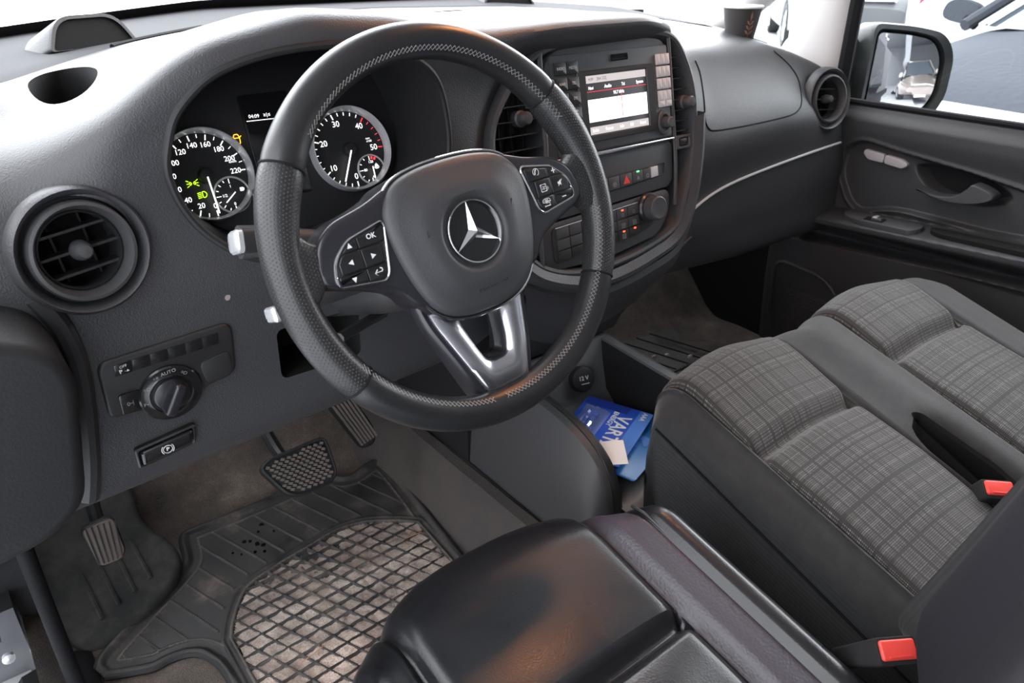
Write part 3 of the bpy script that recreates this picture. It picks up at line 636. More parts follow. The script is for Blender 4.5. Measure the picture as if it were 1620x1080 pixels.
# side vents
def side_vent(name_label, poly, vs, knob, thumb):
    t = thing('side_vent', name_label, 'air vent', FT((0, .2, .70), 12), 'vents beside the radio')
    b = MB()
    q = ccw(poly); b.rings([[(u, v, -.049) for u, v in q], [(u, v, -.045) for u, v in q]], cap1=True); b.build('duct', M_['void'], t)
    for v in vs:
        xs = [p for p in clip(clip(q, 0, 1, v + .0015), 0, -1, -(v - .0015))]
        if not xs: continue
        u0, u1 = min(p[0] for p in xs), max(p[0] for p in xs)
        b = MB(); b.rings([[(u0, v - .0022, -.026), (u1, v - .0022, -.026), (u1, v - .0005, -.026), (u0, v - .0005, -.026)], [(u0, v - .0008, -.005), (u1, v - .0008, -.005), (u1, v + .0008, -.005), (u0, v + .0008, -.005)]], cap0=True); b.build('vane', M_['plastic'], t)
    u0, u1 = min(p[0] for p in q), max(p[0] for p in q)
    for k in range(4):
        u = u0 + (u1 - u0) * (k + .7) / 4.4; vv = [p[1] for p in clip(clip(q, 1, 0, u + .002), -1, 0, -(u - .002))]
        if vv: b = MB(); b.box(u - .001, u + .001, min(vv), max(vv), -.044, -.030); b.build('rear_vane', M_['inner'], t)
    b = MB(); b.lathe([(0, .012), (.0065, .0115), (.0085, .008), (.0085, -.002), (.0105, -.004), (.0105, -.014)], 24, c=knob, squash=(1, 1)); b.build('knob', M_['panel'], t)
    if thumb:
        b = MB(); b.frame(rrect(*thumb, .002), rrect(thumb[0] + .007, thumb[1] - .007, thumb[2] + .004, thumb[3] - .004, .002), -.03, .001, .001); s = b.build('shutter_frame', M_['panel'], t)
        b = MB(); b.prism(rrect(thumb[0] + .010, thumb[1] - .010, thumb[2] + .005, thumb[3] - .005, .001), -.03, .0, .001); b.build('thumb_wheel', M_['plastic'], s)
    return t
side_vent('slatted air vent left of the radio, partly behind the wheel rim', [(-.207, -.05), (-.2095, .01), (-.200, .050), (-.165, .091), (-.131, .113), (-.129, .06), (-.130, -.02), (-.152, -.06)], [-.04, -.022, -.004, .014, .032, .050, .068, .086], (-.160, .052), None)
side_vent('tall narrow slatted air vent right of the radio', [(.120, -.024), (.120, .06), (.1235, .124), (.137, .110), (.151, .082), (.1575, .05), (.157, .0), (.152, -.024)], [.0, .015, .030, .045, .06, .075, .09, .105], (.150, .040), (.1205, .156, -.026, -.006))
b = MB(); b.tube([(u, v, .001) for u, v in smooth_path([(.1165, .131), (.1165, .06), (.1155, -.04), (.108, -.105)], 6)], .0028, seg=8); b.build('inner_rib', M_['panel'], sk)
b = MB(); b.tube([(u, v, .001) for u, v in smooth_path([(-.123, .128), (-.128, .06), (-.131, .0), (-.152, -.07), (-.158, -.14)], 6)], .0035, seg=8); b.build('inner_rib', M_['panel'], sk)
# lower lip of the stack
b = MB(); P = []
for u, v in smooth_path([(-.225, -.045), (-.205, -.105), (-.17, -.150), (-.10, -.178), (-.03, -.184), (.05, -.172), (.11, -.152), (.145, -.105), (.166, -.04), (.175, .02)], 8):
    d = Vector((u + .02, v + .02)).normalized(); 
    P.append([(u - d.x * .012, v - d.y * .012, .004), (u, v, .010), (u + d.x * .006, v + d.y * .006, .0085), (u + d.x * .014, v + d.y * .018, -.012), (u + d.x * .016, v + d.y * .030, -.075)])
b.grid(P, flip=True); b.build('lower_lip', M_['dash'], sk)
b = MB(); P = []
for u, v in smooth_path([(-.19, -.15), (-.10, -.190), (-.03, -.196), (.05, -.186), (.115, -.168), (.150, -.125)], 8):
    P.append([(u, v, -.004), (u * 1.0, v - .010, -.002), (u * .96, v - .032, -.012), (u * .84, v - .075, -.060), (u * .8, v - .10, -.11)])
b.grid(P, flip=True); b.build('chin_panel', M_['dashlow'], sk)

# ---- radio
rd = thing('car_radio', 'car radio with a small lit colour screen and rows of buttons', 'radio', FT((0, .2, .70), 12) @ Matrix.Translation((0, 0, .0003)))
b = MB(); b.prism(rrect(-.1095, .1105, -.0040, .1225, .003), -.03, .0022, .001); b.build('front_plate', M_['panel'], rd)
b = MB(); b.frame(rpoly([(-.067, .008), (.079, .008), (.079, .100), (-.067, .100)], .003), rpoly([(-.0515, .0165), (.0635, .0165), (.0635, .0935), (-.0515, .0935)], .001), .002, .0045, .001); b.build('screen_bezel', M_['plastic'], rd)
scr = emit('screen_light', (1, .95, .93), 1.0); scg = emit('screen_grey', (.62, .56, .56), .5); scd = emit('screen_dark', (.05, .05, .055), .3); srd = emit('screen_red', (.8, .05, .08), .6)
b = MB(); b.prism(rrect(-.0512, .0632, .0168, .0932, .0005), .0018, .0026, .0002); sc = b.build('screen', scd, rd)
b = MB(); b.plate([(-.0505, .0835), (.0625, .0835), (.0625, .0930), (-.0505, .0930)], .0028); b.plate([(-.0505, .0172), (.0625, .0172), (.0625, .0272), (-.0505, .0272)], .0028); b.build('screen_bar', scg, sc)
b = MB(); b.plate([(-.0505, .0335), (.0625, .0335), (.0625, .0625), (-.0505, .0625)], .0028); b.build('screen_map', scr, sc)
b = MB(); b.plate([(-.0505, .0722), (.0625, .0722), (.0625, .0730), (-.0505, .0730)], .0029); b.plate([(.0118, .0335), (.0132, .0335), (.0132, .0665), (.0118, .0665)], .0029); b.text('BASSC', .028, .0545, .0042, .0029, mi=1); b.build('tuning_line', [srd, scg], sc)
b = MB(); b.text('4:09', -.042, .0882, .0052, .0029); b.text('[BA ZZ]', -.022, .0882, .0052, .0029); b.build('status_lettering', scd, sc)
for s, u, v, z in (('Navi', -.043, .0772, .0058), ('Audio', -.0115, .0775, .0064), ('Tel', .0175, .0775, .0058), ('System', .050, .0775, .0058), ('98.7 MHz', .008, .0680, .0062), ('Radio', -.041, .0222, .0056), ('Presets', -.0150, .0222, .0056), ('Info', .009, .0222, .0056), ('FM', .0285, .0222, .0060), ('Sound', .0510, .0222, .0056)): b = MB().text(s, u, v, z, .0029, sx=.85, thick=.0001); b.build('menu_lettering', M_['white'], sc)
for i, (s1, s2) in enumerate((('RADIO', 'MEDIA'), ('NAVI', 'TEL'), ('ZZ', 'SYS'), ('○', '✆'), ('', ''))):
    for j, s in enumerate((s1, s2)):
        u = -.0940 + j * .0205; v = .1055 - i * .0190
        b = MB(); b.prism(rrect(u - .0098, u + .0098, v - .0080, v + .0080, .001), .002, .0050, .0012); k = b.build('radio_button', M_['plastic'], rd)
        if s: b = MB(); b.text(s, u, v, .0052 if len(s) > 1 else .009, .0052, sx=.85); b.build('button_lettering', M_['print'], k)
for i in range(4):
    for j in range(3):
        u = .0895 + j * .0092; v = .1035 - i * .0165
        b = MB(); b.prism(rrect(u - .0043, u + .0043, v - .0073, v + .0073, .001), .002, .0048, .0012); b.build('keypad_button', M_['grey'], rd)
for j in range(2):
    u = .0920 + j * .0138; b = MB(); b.prism(rrect(u - .0064, u + .0064, .0385, .0475, .001), .002, .0048, .0012); b.build('keypad_button', M_['grey'], rd)
b = MB(); b.lathe([(.0150, .002), (.0150, .004), (.0140, .0052), (.0100, .0056), (.0090, .004), (.0088, .002)], 40, c=(.0945, .017), squash=(.9, 1.2)); kb = b.build('dial_ring', M_['panel'], rd)
b = MB(); b.lathe([(.0078, .002), (.0076, .0165), (.0065, .018), (0, .018)], 32, c=(.0945, .017)); b.build('dial_knob', M_['panel'], kb)
b = MB(); b.frame(rrect(-.001, .0310, .1085, .1170, .0015), rrect(.001, .029, .1105, .1150, .001), .002, .0034, .0006); b.prism(rrect(.001, .029, .1105, .1150, .001), .0015, .0022, .0002); b.build('card_slot', M_['void'], rd)

# ---- row of push switches and the climate panel
sw = thing('switch_row', 'row of push switches with a red hazard triangle under the chrome strip', 'switch panel', FT((0, .2, .70), 12))
b = MB(); b.frame(rpoly([(-.10, -.069), (.093, -.0575), (.094, -.0395), (-.10, -.047)], .002), rpoly([(-.098, -.067), (.0915, -.056), (.0925, -.041), (-.098, -.045)], .002), -.012, .0006, .0005); b.build('row_frame', M_['plastic'], sw)
us = [-.095, -.072, -.049, -.026, -.0035, .0215, .0440, .0605, .076]
for i in range(8):
    u0, u1 = us[i] + .0006, us[i + 1] - .0006; f = lambda u: -.0665 + (u + .098) * .058; gq = lambda u: -.0455 + (u + .098) * .021
    b = MB(); b.prism([(u0, f(u0)), (u1, f(u1)), (u1, gq(u1)), (u0, gq(u0))], -.01, .003, .0012); k = b.build('push_switch', M_['grey'] if i == 7 else M_['panel'], sw); um = (u0 + u1) / 2; vm = (f(um) + gq(um)) / 2
    if i == 4: b = MB(); b.plate([(um - .0066, vm - .0055), (um + .0066, vm - .0050), (um, vm + .0062)], .0033); b.build('hazard_triangle', M_['redbtn'], k)
    if i == 5:
        b = MB(); b.plate(rrect(um - .0028, um + .0028, vm + .0060, vm + .0082, .0005), .0033); b.build('indicator_light', M_['greenled'], k)
    if i in (3, 5, 6): b = MB(); b.text({3: '⚙', 5: 'A', 6: '⌂'}[i], um, vm - .0025, .0078, .0033); b.build('switch_symbol', M_['printg'], k)
cp = thing('climate_control', 'climate control panel with red lights and a ribbed rotary knob', 'climate control', FT((0, .2, .70), 12))
b = MB(); b.prism(rpoly([(-.135, -.1430), (-.135, -.0935), (.030, -.0870), (.045, -.0805), (.062, -.0860), (.066, -.105), (.062, -.122), (.047, -.130), (.030, -.1300)], [.004, .004, .006, .008, .012, .012, .012, .008, .008], 5), -.02, .0012, .0012); b.build('control_plate', M_['plastic'], cp)
b = MB(); b.tube([(-.13, -.0945, .0015), (.028, -.0875, .0015)], .0013, seg=6); b.build('chrome_line', M_['satinchrome'], cp)
for rw in range(3):
    for k in range(7):
        u0 = -.128 + k * .0225; u1 = u0 + .0215; v1 = -.0955 + (u0 + .13) * .042 - rw * .0152; v0 = v1 - .0140; e = (u1 - u0) * .042
        if u0 > .018: continue
        b = MB(); b.prism([(u0, v0), (u1, v0 + e), (u1, v1 + e), (u0, v1)], 0, .0032, .0012); kk = b.build('climate_button', M_['panel'] if rw < 2 else M_['plastic'], cp)
        if (rw, k) in ((0, 5), (2, 5), (2, 6)) or (rw == 2 and k in (3,)):
            b = MB(); b.plate(rrect((u0 + u1) / 2 - .0022, (u0 + u1) / 2 + .0022, v1 - .0030, v1 - .0008, .0004), .0036); b.build('indicator_light', M_['redled'], kk)
        if k in (5, 6) and (rw < 2 or k == 5): b = MB(); b.text('ᴊ' if rw else '⌂', (u0 + u1) / 2, v0 + .0055, .007, .0036); b.build('button_symbol', M_['printg'], kk)
def knob_profile(b, c, r, h, n0, ribs=36):
    L = []
    for rr, n in ((r, n0), (r, n0 + h * .75), (r * .97, n0 + h * .88), (r * .88, n0 + h * .95), (r * .3, n0 + h * .90)):
        L.append([(c[0] + rr * (1 + (.025 if (k % 4) < 2 and rr > r * .9 else 0)) * math.cos(2 * math.pi * k / (ribs * 4)), c[1] + rr * (1 + (.025 if (k % 4) < 2 and rr > r * .9 else 0)) * math.sin(2 * math.pi * k / (ribs * 4)), n) for k in range(ribs * 4)])
    b.rings(L)
b = MB(); b.lathe([(.0215, .001), (.0215, .006), (.0195, .0085), (.0165, .009)], 48, c=(.0490, -.0985)); b.build('knob_collar', M_['satin'], cp)
b = MB(); knob_profile(b, (.0490, -.0985), .0170, .020, .006); kk = b.build('rotary_knob', M_['panel'], cp)
b = MB(); b.bar((.0600, -.0975), (.0645, -.0970), .0012, .0240, .0246); b.build('knob_mark', M_['print'], kk)
# ================================================================== steering wheel
WM = FT((-.393, .0155, .706), 22, 0, 4.5)
wh = thing('steering_wheel', 'black leather three spoke steering wheel with a chrome star on the hub', 'steering wheel', WM)
RC, RT = .1735, .0165
def rim_pt(th, ph, extra=0):
    # thicker grips near ten and two o'clock, section a little deeper than wide
    d = math.degrees(th) % 360
    g = sum(math.exp(-((((d - c + 180) % 360) - 180) / 14) ** 2) for c in (28, 152)) * .0022
    r = RT + g + extra
    rad = RC - g * .6 + r * math.cos(ph); return (rad * math.cos(th), rad * math.sin(th), (r * 1.06) * math.sin(ph))
def rim_seg(a0, a1, mt, name):
    n = max(8, int(abs(a1 - a0) / 2)); P = []; U = []
    for i in range(n + 1):
        th = R_(a0 + (a1 - a0) * i / n); e = min(i, n - i); ex = -.0009 if e == 0 else (-.0002 if e == 1 and n > 4 else 0)
        P.append([rim_pt(th, 2 * math.pi * k / 28, ex) for k in range(28)] ); U.append([(RC * th, RT * 2 * math.pi * k / 28) for k in range(28)])
    for p, u in zip(P, U): p.append(p[0]); u.append((u[0][0], RT * 2 * math.pi))
    MB().grid(P, uv=U).build(name, mt, wh)
rim_seg(36, 147.5, M_['leather'], 'rim_leather'); rim_seg(213.5, 328, M_['leather'], 'rim_leather')
rim_seg(-32, 36, M_['perf'], 'rim_grip'); rim_seg(147.5, 213.5, M_['perf'], 'rim_grip')
for a_ in (36, 147.5, 213.5, 328):
    b = MB(); b.tube([rim_pt(R_(a_), 2 * math.pi * k / 28, -.0004) for k in range(28)], .0011, closed=True, seg=6); b.build('rim_seam', M_['seal'], wh)
# webs of leather from the grips to the spokes
for s in (-1, 1):
    P = []; U = []
    for i in range(13):
        t = i / 12; x = .138 + .034 * t; v0 = .010 - (.018 + .040 * t ** 1.8); v1 = .010 + (.015 + .049 * t ** 1.8); nn = .0075 + .0065 * t
        ring = [(s * x, v0, -nn), (s * x, v1, -nn), (s * x, v1, nn * .6), (s * x, (v0 + v1) / 2 + (v1 - v0) * .3, nn), (s * x, (v0 + v1) / 2, nn * 1.05), (s * x, (v0 + v1) / 2 - (v1 - v0) * .3, nn), (s * x, v0, nn * .6)]
        L = smooth_loop(ring, 4); P.append(L + [L[0]]); U.append([(p[1], p[0]) for p in P[-1]])
    MB().grid(P, uv=U, flip=(s < 0)).build('grip_web', M_['perf'], wh, sharp=60)
# cross stitching round the inner side of the rim
def stitch(a0, a1):
    b = MB(); n = int(abs(a1 - a0) / 1.55)
    for sgn in (1, -1):
        pts = []
        for i in range(n + 1):
            th = R_(a0 + (a1 - a0) * i / n); ph = R_(128 + (9 if (i % 2) * 2 - 1 == sgn else -9)); pts.append(rim_pt(th, ph, .0003))
        b.tube(pts, .00032, seg=5)
    b.build('stitching', M_['thread'], wh)
stitch(27, 137); stitch(-8, -95); stitch(-100, -150)
# spoke plates
def mir(p, s): return [(s * u, v) for u, v in p]
pod_o = [(.060, .058), (.090, .047), (.125, .040), (.143, .027), (.151, .004), (.149, -.008), (.138, -.014), (.105, -.025), (.085, -.034), (.070, -.055), (.050, -.06), (.04, .05)]
for s in (-1, 1):
    b = MB(); b.prism(rpoly(mir(pod_o, s), .008, 5), -.022, .0105, .005, 4); b.build('spoke_plate', M_['satin'], wh)
fr = [(.0795, .0345), (.0815, .0385), (.118, .0310), (.1335, .0170), (.1375, .0020), (.1365, -.0050), (.0935, -.0118), (.0885, -.0060)]
fr = rpoly(fr, .005, 5)
for s in (-1, 1):
    o = ccw(mir(fr, s)); o = [(u, v - (.009 if s < 0 else 0)) for u, v in o]; b = MB(); b.tube([(u, v, .0112) for u, v in o], .0013, closed=True, seg=8); f0 = b.build('button_bezel', M_['chrome'], wh)
    b = MB(); b.prism(inset(o, .0008), .008, .0113, .0005); b.build('button_bed', M_['plastic'], wh)
    oi = inset(o, .0022)
    if s < 0: names = [('▲', 'OK'), ('◀', '▶'), ('▼', '↩')]
    else: names = [('✆', '+'), ('ʡ', '◁'), ('☎', '−')]
    # bands run along the spoke, split at mid width
    for k, (lo, hi) in enumerate(((.0215, .05), (.0045, .0205), (-.03, .0035))):
        for h_ in (0, 1):
            q = oi; dv = -.009 if s < 0 else 0
            q = clip(q, 0, 1, hi + dv); q = clip(q, 0, -1, -lo - dv)
            um = .1095
            q = clip(q, s, 0, um - .0003) if h_ == 0 else clip(q, -s, 0, -(um + .0003))
            if k == 1: q = clip(clip(q, s, 0, .1320), -s, 0, -.0905)
            if len(q) < 3: continue
            b = MB(); b.prism(q, .010, .0132 + (.0012 if k == 1 else 0), .0010, 3); kb = b.build('wheel_button', M_['gloss'], wh)
            cu = sum(p[0] for p in q) / len(q); cv = sum(p[1] for p in q) / len(q); nz = .0136 + (.0012 if k == 1 else 0)
            # the outer half is the left one on the left pod
            left_half = (h_ == 1) if s < 0 else (h_ == 0)
            gph = names[k][0 if left_half else 1]
            bx = [p[0] for p in q]; cu = (min(bx) + max(bx)) / 2; by = [p[1] for p in q]; cv = (min(by) + max(by)) / 2
            b = MB()
            if gph in '▲▼◀▶':
                a = {'▲': 90, '▼': 270, '◀': 180, '▶': 0}[gph]; b.plate([(cu + .0030 * math.cos(R_(a + t)), cv + .0030 * math.sin(R_(a + t))) for t in (0, 125, 235)], nz)
            elif gph in '+−':
                b.bar((cu - .0026, cv), (cu + .0026, cv), .0011, nz, nz + .0002)
                if gph == '+': b.bar((cu, cv - .0026), (cu, cv + .0026), .0011, nz, nz + .0002)
            elif gph == 'ʡ':
                b.text('ᴊ', cu - .001, cv, .008, nz); b.text('))', cu + .004, cv - .001, .004, nz)
            elif gph == '◁':
                b.plate([(cu - .003, cv - .0012), (cu - .0012, cv - .0012), (cu + .0012, cv - .003), (cu + .0012, cv + .003), (cu - .0012, cv + .0012), (cu - .003, cv + .0012)], nz); b.bar((cu - .003, cv - .003), (cu + .003, cv + .003), .0006, nz, nz + .0002)
            else: b.text(gph, cu, cv, .0062 if gph == 'OK' else .0085, nz, thick=.00015)
            b.build('button_symbol', M_['print'], kb)
# lower twin spoke
out = rpoly([(-.064, -.045), (-.060, -.075), (-.040, -.135), (-.0285, -.166), (.0285, -.166), (.040, -.135), (.060, -.075), (.064, -.045)], [.002, .02, .03, .010, .010, .03, .02, .002], 6)
hole = rpoly([(-.025, -.045), (-.0245, -.075), (-.017, -.112), (-.011, -.127), (.011, -.127), (.017, -.112), (.0245, -.075), (.025, -.045)], [.002, .02, .02, .008, .008, .02, .02, .002], 6)
out, hole = ccw(out), ccw(hole)
def lowz(v): return -.012 + .012 * float(sstep(-.06, -.15, v)) - 0.0
L = [[(u * .96, v, -.034) for u, v in out], [(u, v, lowz(v) - .004) for u, v in out], [(u, v, lowz(v) + .000) for u, v in inset(out, .002)], [(u, v, lowz(v)) for u, v in inset(hole, -.003)], [(u, v, lowz(v) - .010) for u, v in hole], [(u, v, -.034) for u, v in hole]]
b = MB(); b.rings(L, cap1=False); b.build('lower_spoke', M_['satin'], wh)
co_, ho_ = inset(out, .0058), inset(hole, -.0005)
co_ = [(u, max(v, -.1615)) for u, v in co_]
L = [[(u, v, lowz(v) - .003) for u, v in co_], [(u, v, lowz(v) + .0022) for u, v in inset(co_, .001)]]
for t, dz in ((.15, .0042), (.5, .0050), (.85, .0025), (1.0, -.003)):
    a_, c_ = inset(co_, .001), ho_; L.append([(a_[i][0] * (1 - t) + c_[i][0] * t, a_[i][1] * (1 - t) + c_[i][1] * t, lowz(a_[i][1] * (1 - t) + c_[i][1] * t) + dz) for i in range(len(a_))])
L.append([(u * .92, v * .985, lowz(v) - .020) for u, v in ho_])
b = MB(); b.rings(L, cap1=False); b.build('spoke_inlay', M_['satinchrome'], wh, sharp=50)
# hub with air bag cover
hub = smooth_loop([(0, .0655), (.034, .0635), (.060, .0560), (.076, .038), (.0795, .015), (.074, -.02), (.0635, -.05), (.047, -.069), (.024, -.0775), (0, -.079), (-.024, -.0775), (-.047, -.069), (-.0635, -.05), (-.074, -.02), (-.0795, .015), (-.076, .038), (-.060, .0560), (-.034, .0635)], 5)
hub = ccw(hub)
b = MB(); b.rings([[(u * .98, v * .98, -.055) for u, v in hub], [(u * 1.03, v * 1.03, -.010) for u, v in hub], [(u * 1.035, v * 1.035, .006) for u, v in hub]], cap1=True); b.build('hub_shell', M_['satin'], wh)
b = MB(); b.tube([(u * 1.030, v * 1.030, .0078) for u, v in hub], .0015, closed=True, seg=8); b.build('hub_trim', M_['chrome'], wh)
L = [[(u, v, .002) for u, v in hub]]
for s_, z in ((1.0, .0095), (.985, .0135), (.95, .0165), (.86, .0190), (.74, .0215), (.66, .0245), (.58, .0262), (.50, .0266)): L.append([(u * s_, v * s_ + (1 - s_) * -.004, z) for u, v in hub])
cz = (0, -.0048)
for k, (rr, z) in enumerate(((.0375, .0266), (.0345, .0255), (.0325, .0225), (.030, .0215))):
    L.append([(cz[0] + rr * math.cos(math.atan2(v, u)), cz[1] + rr * math.sin(math.atan2(v, u)), z) for u, v in hub])
b = MB(); b.rings(L, cap1=True); b.build('airbag_cover', mat('airbag_cover', (.040, .040, .043), .5, grain=900, gs=.2), wh, sharp=60)
b = MB(); b.text('AIRBAG', .004, -.0560, .0088, .0226, rot=3, sx=1.15, thick=.0001); b.build('airbag_lettering', M_['relief'], wh)
b = MB()
for u, v, z in ((-.0475, .008, .0255), (.0460, .010, .0255)):
    b.tube([(u - .002, v - .005, z), (u - .001, v, z), (u + .0035, v + .003, z), (u + .001, v - .003, z), (u - .002, v - .005, z)], .0006, seg=5)
b.build('horn_symbol', M_['relief'], wh)
# the three pointed star
b = MB(); b.lathe([(.0300, .0215), (.0300, .0250), (.0290, .0265), (.0278, .0262), (.0270, .0235), (.0270, .0215)], 64, c=cz); em = b.build('emblem_ring', M_['chrome'], wh)
b = MB(); b.disc(.0272, .0222, 56, c=cz); b.build('emblem_base', M_['gloss'], em)
b = MB()
for k in range(3):
    a = R_(90 + 120 * k); e = Vector((math.cos(a), math.sin(a))); q = Vector((-e.y, e.x)); c2 = Vector(cz)
    t = c2 + e * .0276; l = c2 + Vector((math.cos(a + R_(60)), math.sin(a + R_(60)))) * .0058; r_ = c2 + Vector((math.cos(a - R_(60)), math.sin(a - R_(60)))) * .0058
    b.add([(t.x, t.y, .0238), (l.x, l.y, .0226), (c2.x, c2.y, .0285), (r_.x, r_.y, .0226)], [(0, 2, 1)[::-1], (0, 3, 2)[::-1]])
b.build('emblem_star', M_['chrome'], em, smooth=False)

# ================================================================== steering column with its stalks
cm = thing('steering_column', 'dark plastic steering column shroud with silver tipped stalks', 'steering column', FT((-.393, .12, .655), 22))
b = MB(); sec = rrect(-.062, .062, -.060, .052, .035, 6); L = []
for z, s_ in ((-.17, 1.0), (-.02, 1.02), (.035, .98), (.050, .86)): L.append([(u * s_, v * s_, z) for u, v in ccw(sec)])
b.rings(L); b.build('shroud', M_['dashlow'], cm)
b = MB(); L = []
for z, s_ in ((.04, .72), (.105, .62)): L.append([(u * s_ * 1.15, v * s_ * 1.15, z) for u, v in ccw(sec)])
b.rings(L, cap1=False); b.build('collar', M_['plastic'], cm)
b = MB(); b.tube([(-.02, -.062, -.05), (-.075, -.070, -.03), (-.09, -.072, -.02)], .006, seg=8); b.build('adjust_lever', M_['plastic'], cm)
def stalk(name, pts, r, tip, sym):
    b = MB(); b.tube(pts, r, seg=16); o = b.build(name, M_['panel'], cm)
    a, c = Vector(pts[-2]), Vector(pts[-1]); d = (c - a).normalized()
    M = Matrix.Translation(c) @ d.to_track_quat('Z', 'Y').to_matrix().to_4x4()
    b = MB(); q = rrect(-tip[0], tip[0], -tip[1], tip[1], min(tip) * .55, 5)
    b.rings([[(u * 1.05, v * 1.05, -.012) for u, v in q], [(u * 1.08, v * 1.08, .0) for u, v in q]], cap1=True); b.xf(M); b.build('end_collar', M_['plastic'], o)
    b = MB(); b.rings([[(u, v, .0) for u, v in q], [(u, v, .004) for u, v in q], [(u * .8, v * .8, .0062) for u, v in q], [(u * .3, v * .3, .0068) for u, v in q]]); b.xf(M); b.build('silver_tip', M_['silver'], o)
    return o
def wloc(X, Y, Z): return tuple(MW[cm.name].inverted() @ Vector((X, Y, Z)))
TOP = Vector((-.5715, .102, .708))
st = stalk('indicator_stalk', [wloc(-.44, .10, .684), wloc(-.50, .10, .694), wloc(-.545, .101, .704), wloc(*TOP)], [.010, .011, .0145, .0150], (.0105, .0145), None)
b = MB(); b.text('♨⌂', .0, .0, .011, .0); b.text('◁D', .012, -.012, .009, .0); b.xf(MW[cm.name].inverted() @ FR((-.548, .0845, .708), (1, .1, -.1), (0, .3, 1))); b.build('stalk_symbol', M_['print'], st)
st = stalk('cruise_stalk', [wloc(-.44, .09, .645), wloc(-.52, .085, .641), wloc(-.5555, .083, .640)], [.007, .008, .0085], (.0075, .0125), None)
# ================================================================== floor, firewall, sill
xs = np.linspace(-.84, .86, 150); ys = np.linspace(-.75, .98, 170); X, Y = np.meshgrid(xs, ys, indexing='ij')
def floor_z(X, Y):
    z = .046 + .0 * X
    tun = sstep(-.215, -.135, X) * (1 - sstep(.14, .22, X)); z = z + .075 * tun
    fw = np.clip(Y - .585, 0, None); z = z + np.where(fw < .06, fw * fw * 8, .0288 + (fw - .06) * 1.15)
    z = z + .05 * (1 - sstep(-.84, -.775, X))                      # roll up to the kick panel
    return z + .0025 * np.sin(X * 31 + Y * 17) * np.sin(Y * 29 - X * 11)
b = MB(); Z = floor_z(X, Y); b.grid(np.stack([X, Y, Z], -1)); fl = b.build('floor', M_['carpet']); tag(fl, 'dusty dark carpet floor rising to the firewall', None, None, 'structure')
# carpeted tunnel side next to the driver's mat
b = MB(); P = []
for y in np.linspace(-.30, .80, 60):
    zz = float(floor_z(np.array(-.25), np.array(y))) - .049; k = max(0.0, float(sstep(.5, .75, y)) * .06)
    P.append([(-.262 + .01 * math.sin(y * 9), y, .044 + zz), (-.238, y, .054 + zz), (-.215, y, .078 + zz * .9), (-.193, y, .108 + zz * .7 + k), (-.174, y, .126 + zz * .5 + k), (-.155, y, .128 + zz * .4 + k), (-.12, y, .10 + zz * .4 + k)])
P = np.array(P); b.grid(P, flip=True); tc_ = b.build('trim_1', M_['tunnel']); tag(tc_, 'grey carpet covering the tunnel side beside the mat', None, None, 'structure')
# left: kick panel, sill, door seal, hinge pillar
b = MB(); b.box(-.90, -.815, .50, .95, .03, .60); b.box(-.93, -.86, .36, .50, .18, .75); o = b.build('wall_left', M_['dashlow']); tag(o, 'black kick panel left of the pedals', None, None, 'structure')
b = MB(); P = []
for y in np.linspace(-.75, .42, 20): P.append([(-.775, y, .050), (-.79, y, .062), (-.82, y, .066), (-.86, y, .06), (-.885, y, .03), (-.89, y, -.10)])
b.grid(P); o = b.build('trim_2', M_['seal']); tag(o, 'black door sill at the driver side', None, None, 'structure')
se = MB(); se.tube(smooth_path([(-.800, .12, .80), (-.805, .22, .66), (-.805, .315, .42), (-.805, .355, .22), (-.803, .335, .10), (-.800, .24, .068), (-.797, .0, .066), (-.797, -.5, .066)], 8), .010, seg=12)
o = se.build('door_seal', M_['seal']); tag(o, 'black rubber seal round the driver door opening', 'seal')
b = MB(); b.box(.835, .90, .42, 1.0, .0, .64); o = b.build('wall_front', M_['seal']); tag(o, 'dark kick panel at the front of the passenger footwell', None, None, 'structure')
b = MB(); b.box(-.86, .86, .97, 1.0, .0, .80); o = b.build('wall_firewall', M_['seal']); tag(o, 'dark firewall behind the dashboard', None, None, 'structure')
hp = thing('hinge_pillar', 'silver painted door pillar with a hinge bolt in the bottom left corner', 'door pillar', Matrix.Translation((-.87, .52, -.05)))
b = MB(); b.box(-.07, .027, -.06, -.02, -.50, .195); b.build('pillar_panel', mat('pillar_paint', (.11, .112, .12), .5, .1), hp)
b = MB(); b.box(-.03, .020, -.085, -.06, -.10, .08); b.lathe([(.008, .0), (.008, .006), (.0, .0075)], 12, c=(.004, .0)); b.xf(Matrix.Translation((0, -.085, .14)) @ Matrix.Rotation(R_(90), 4, 'X'), 8); b.build('hinge', M_['silver'], hp)

# ================================================================== driver's rubber mat
MO = smooth_path([(-.779, .378), (-.767, .402), (-.70, .452), (-.637, .497), (-.618, .515), (-.612, .535), (-.607, .566), (-.598, .588), (-.575, .592), (-.50, .590), (-.40, .592), (-.345, .592), (-.322, .585), (-.308, .567), (-.292, .560), (-.272, .566), (-.245, .575), (-.228, .572), (-.218, .552), (-.219, .50), (-.235, .36), (-.250, .24), (-.262, .10), (-.265, -.20), (-.30, -.24), (-.58, -.24), (-.62, -.20), (-.640, .0), (-.640, .24), (-.650, .30), (-.665, .322), (-.69, .330), (-.715, .330), (-.75, .345), (-.772, .356)], 4)
MO = [tuple(p)[:2] for p in MO]
WO = smooth_path([(-.612, .05), (-.612, .28), (-.606, .330), (-.560, .398), (-.50, .418), (-.44, .428), (-.39, .436), (-.34, .428), (-.290, .395), (-.262, .368)], 5); WO = [tuple(p)[:2] for p in WO] + [(-.270, .24), (-.280, .10), (-.280, -.2), (-.60, -.2)]
gx = np.arange(-.790, -.205, .0016); gy_ = np.arange(-.10, .604, .0016); GX, GY = np.meshgrid(gx, gy_, indexing='ij')
sd = sd_poly(MO, GX, GY); sw_ = sd_poly(WO, GX, GY)
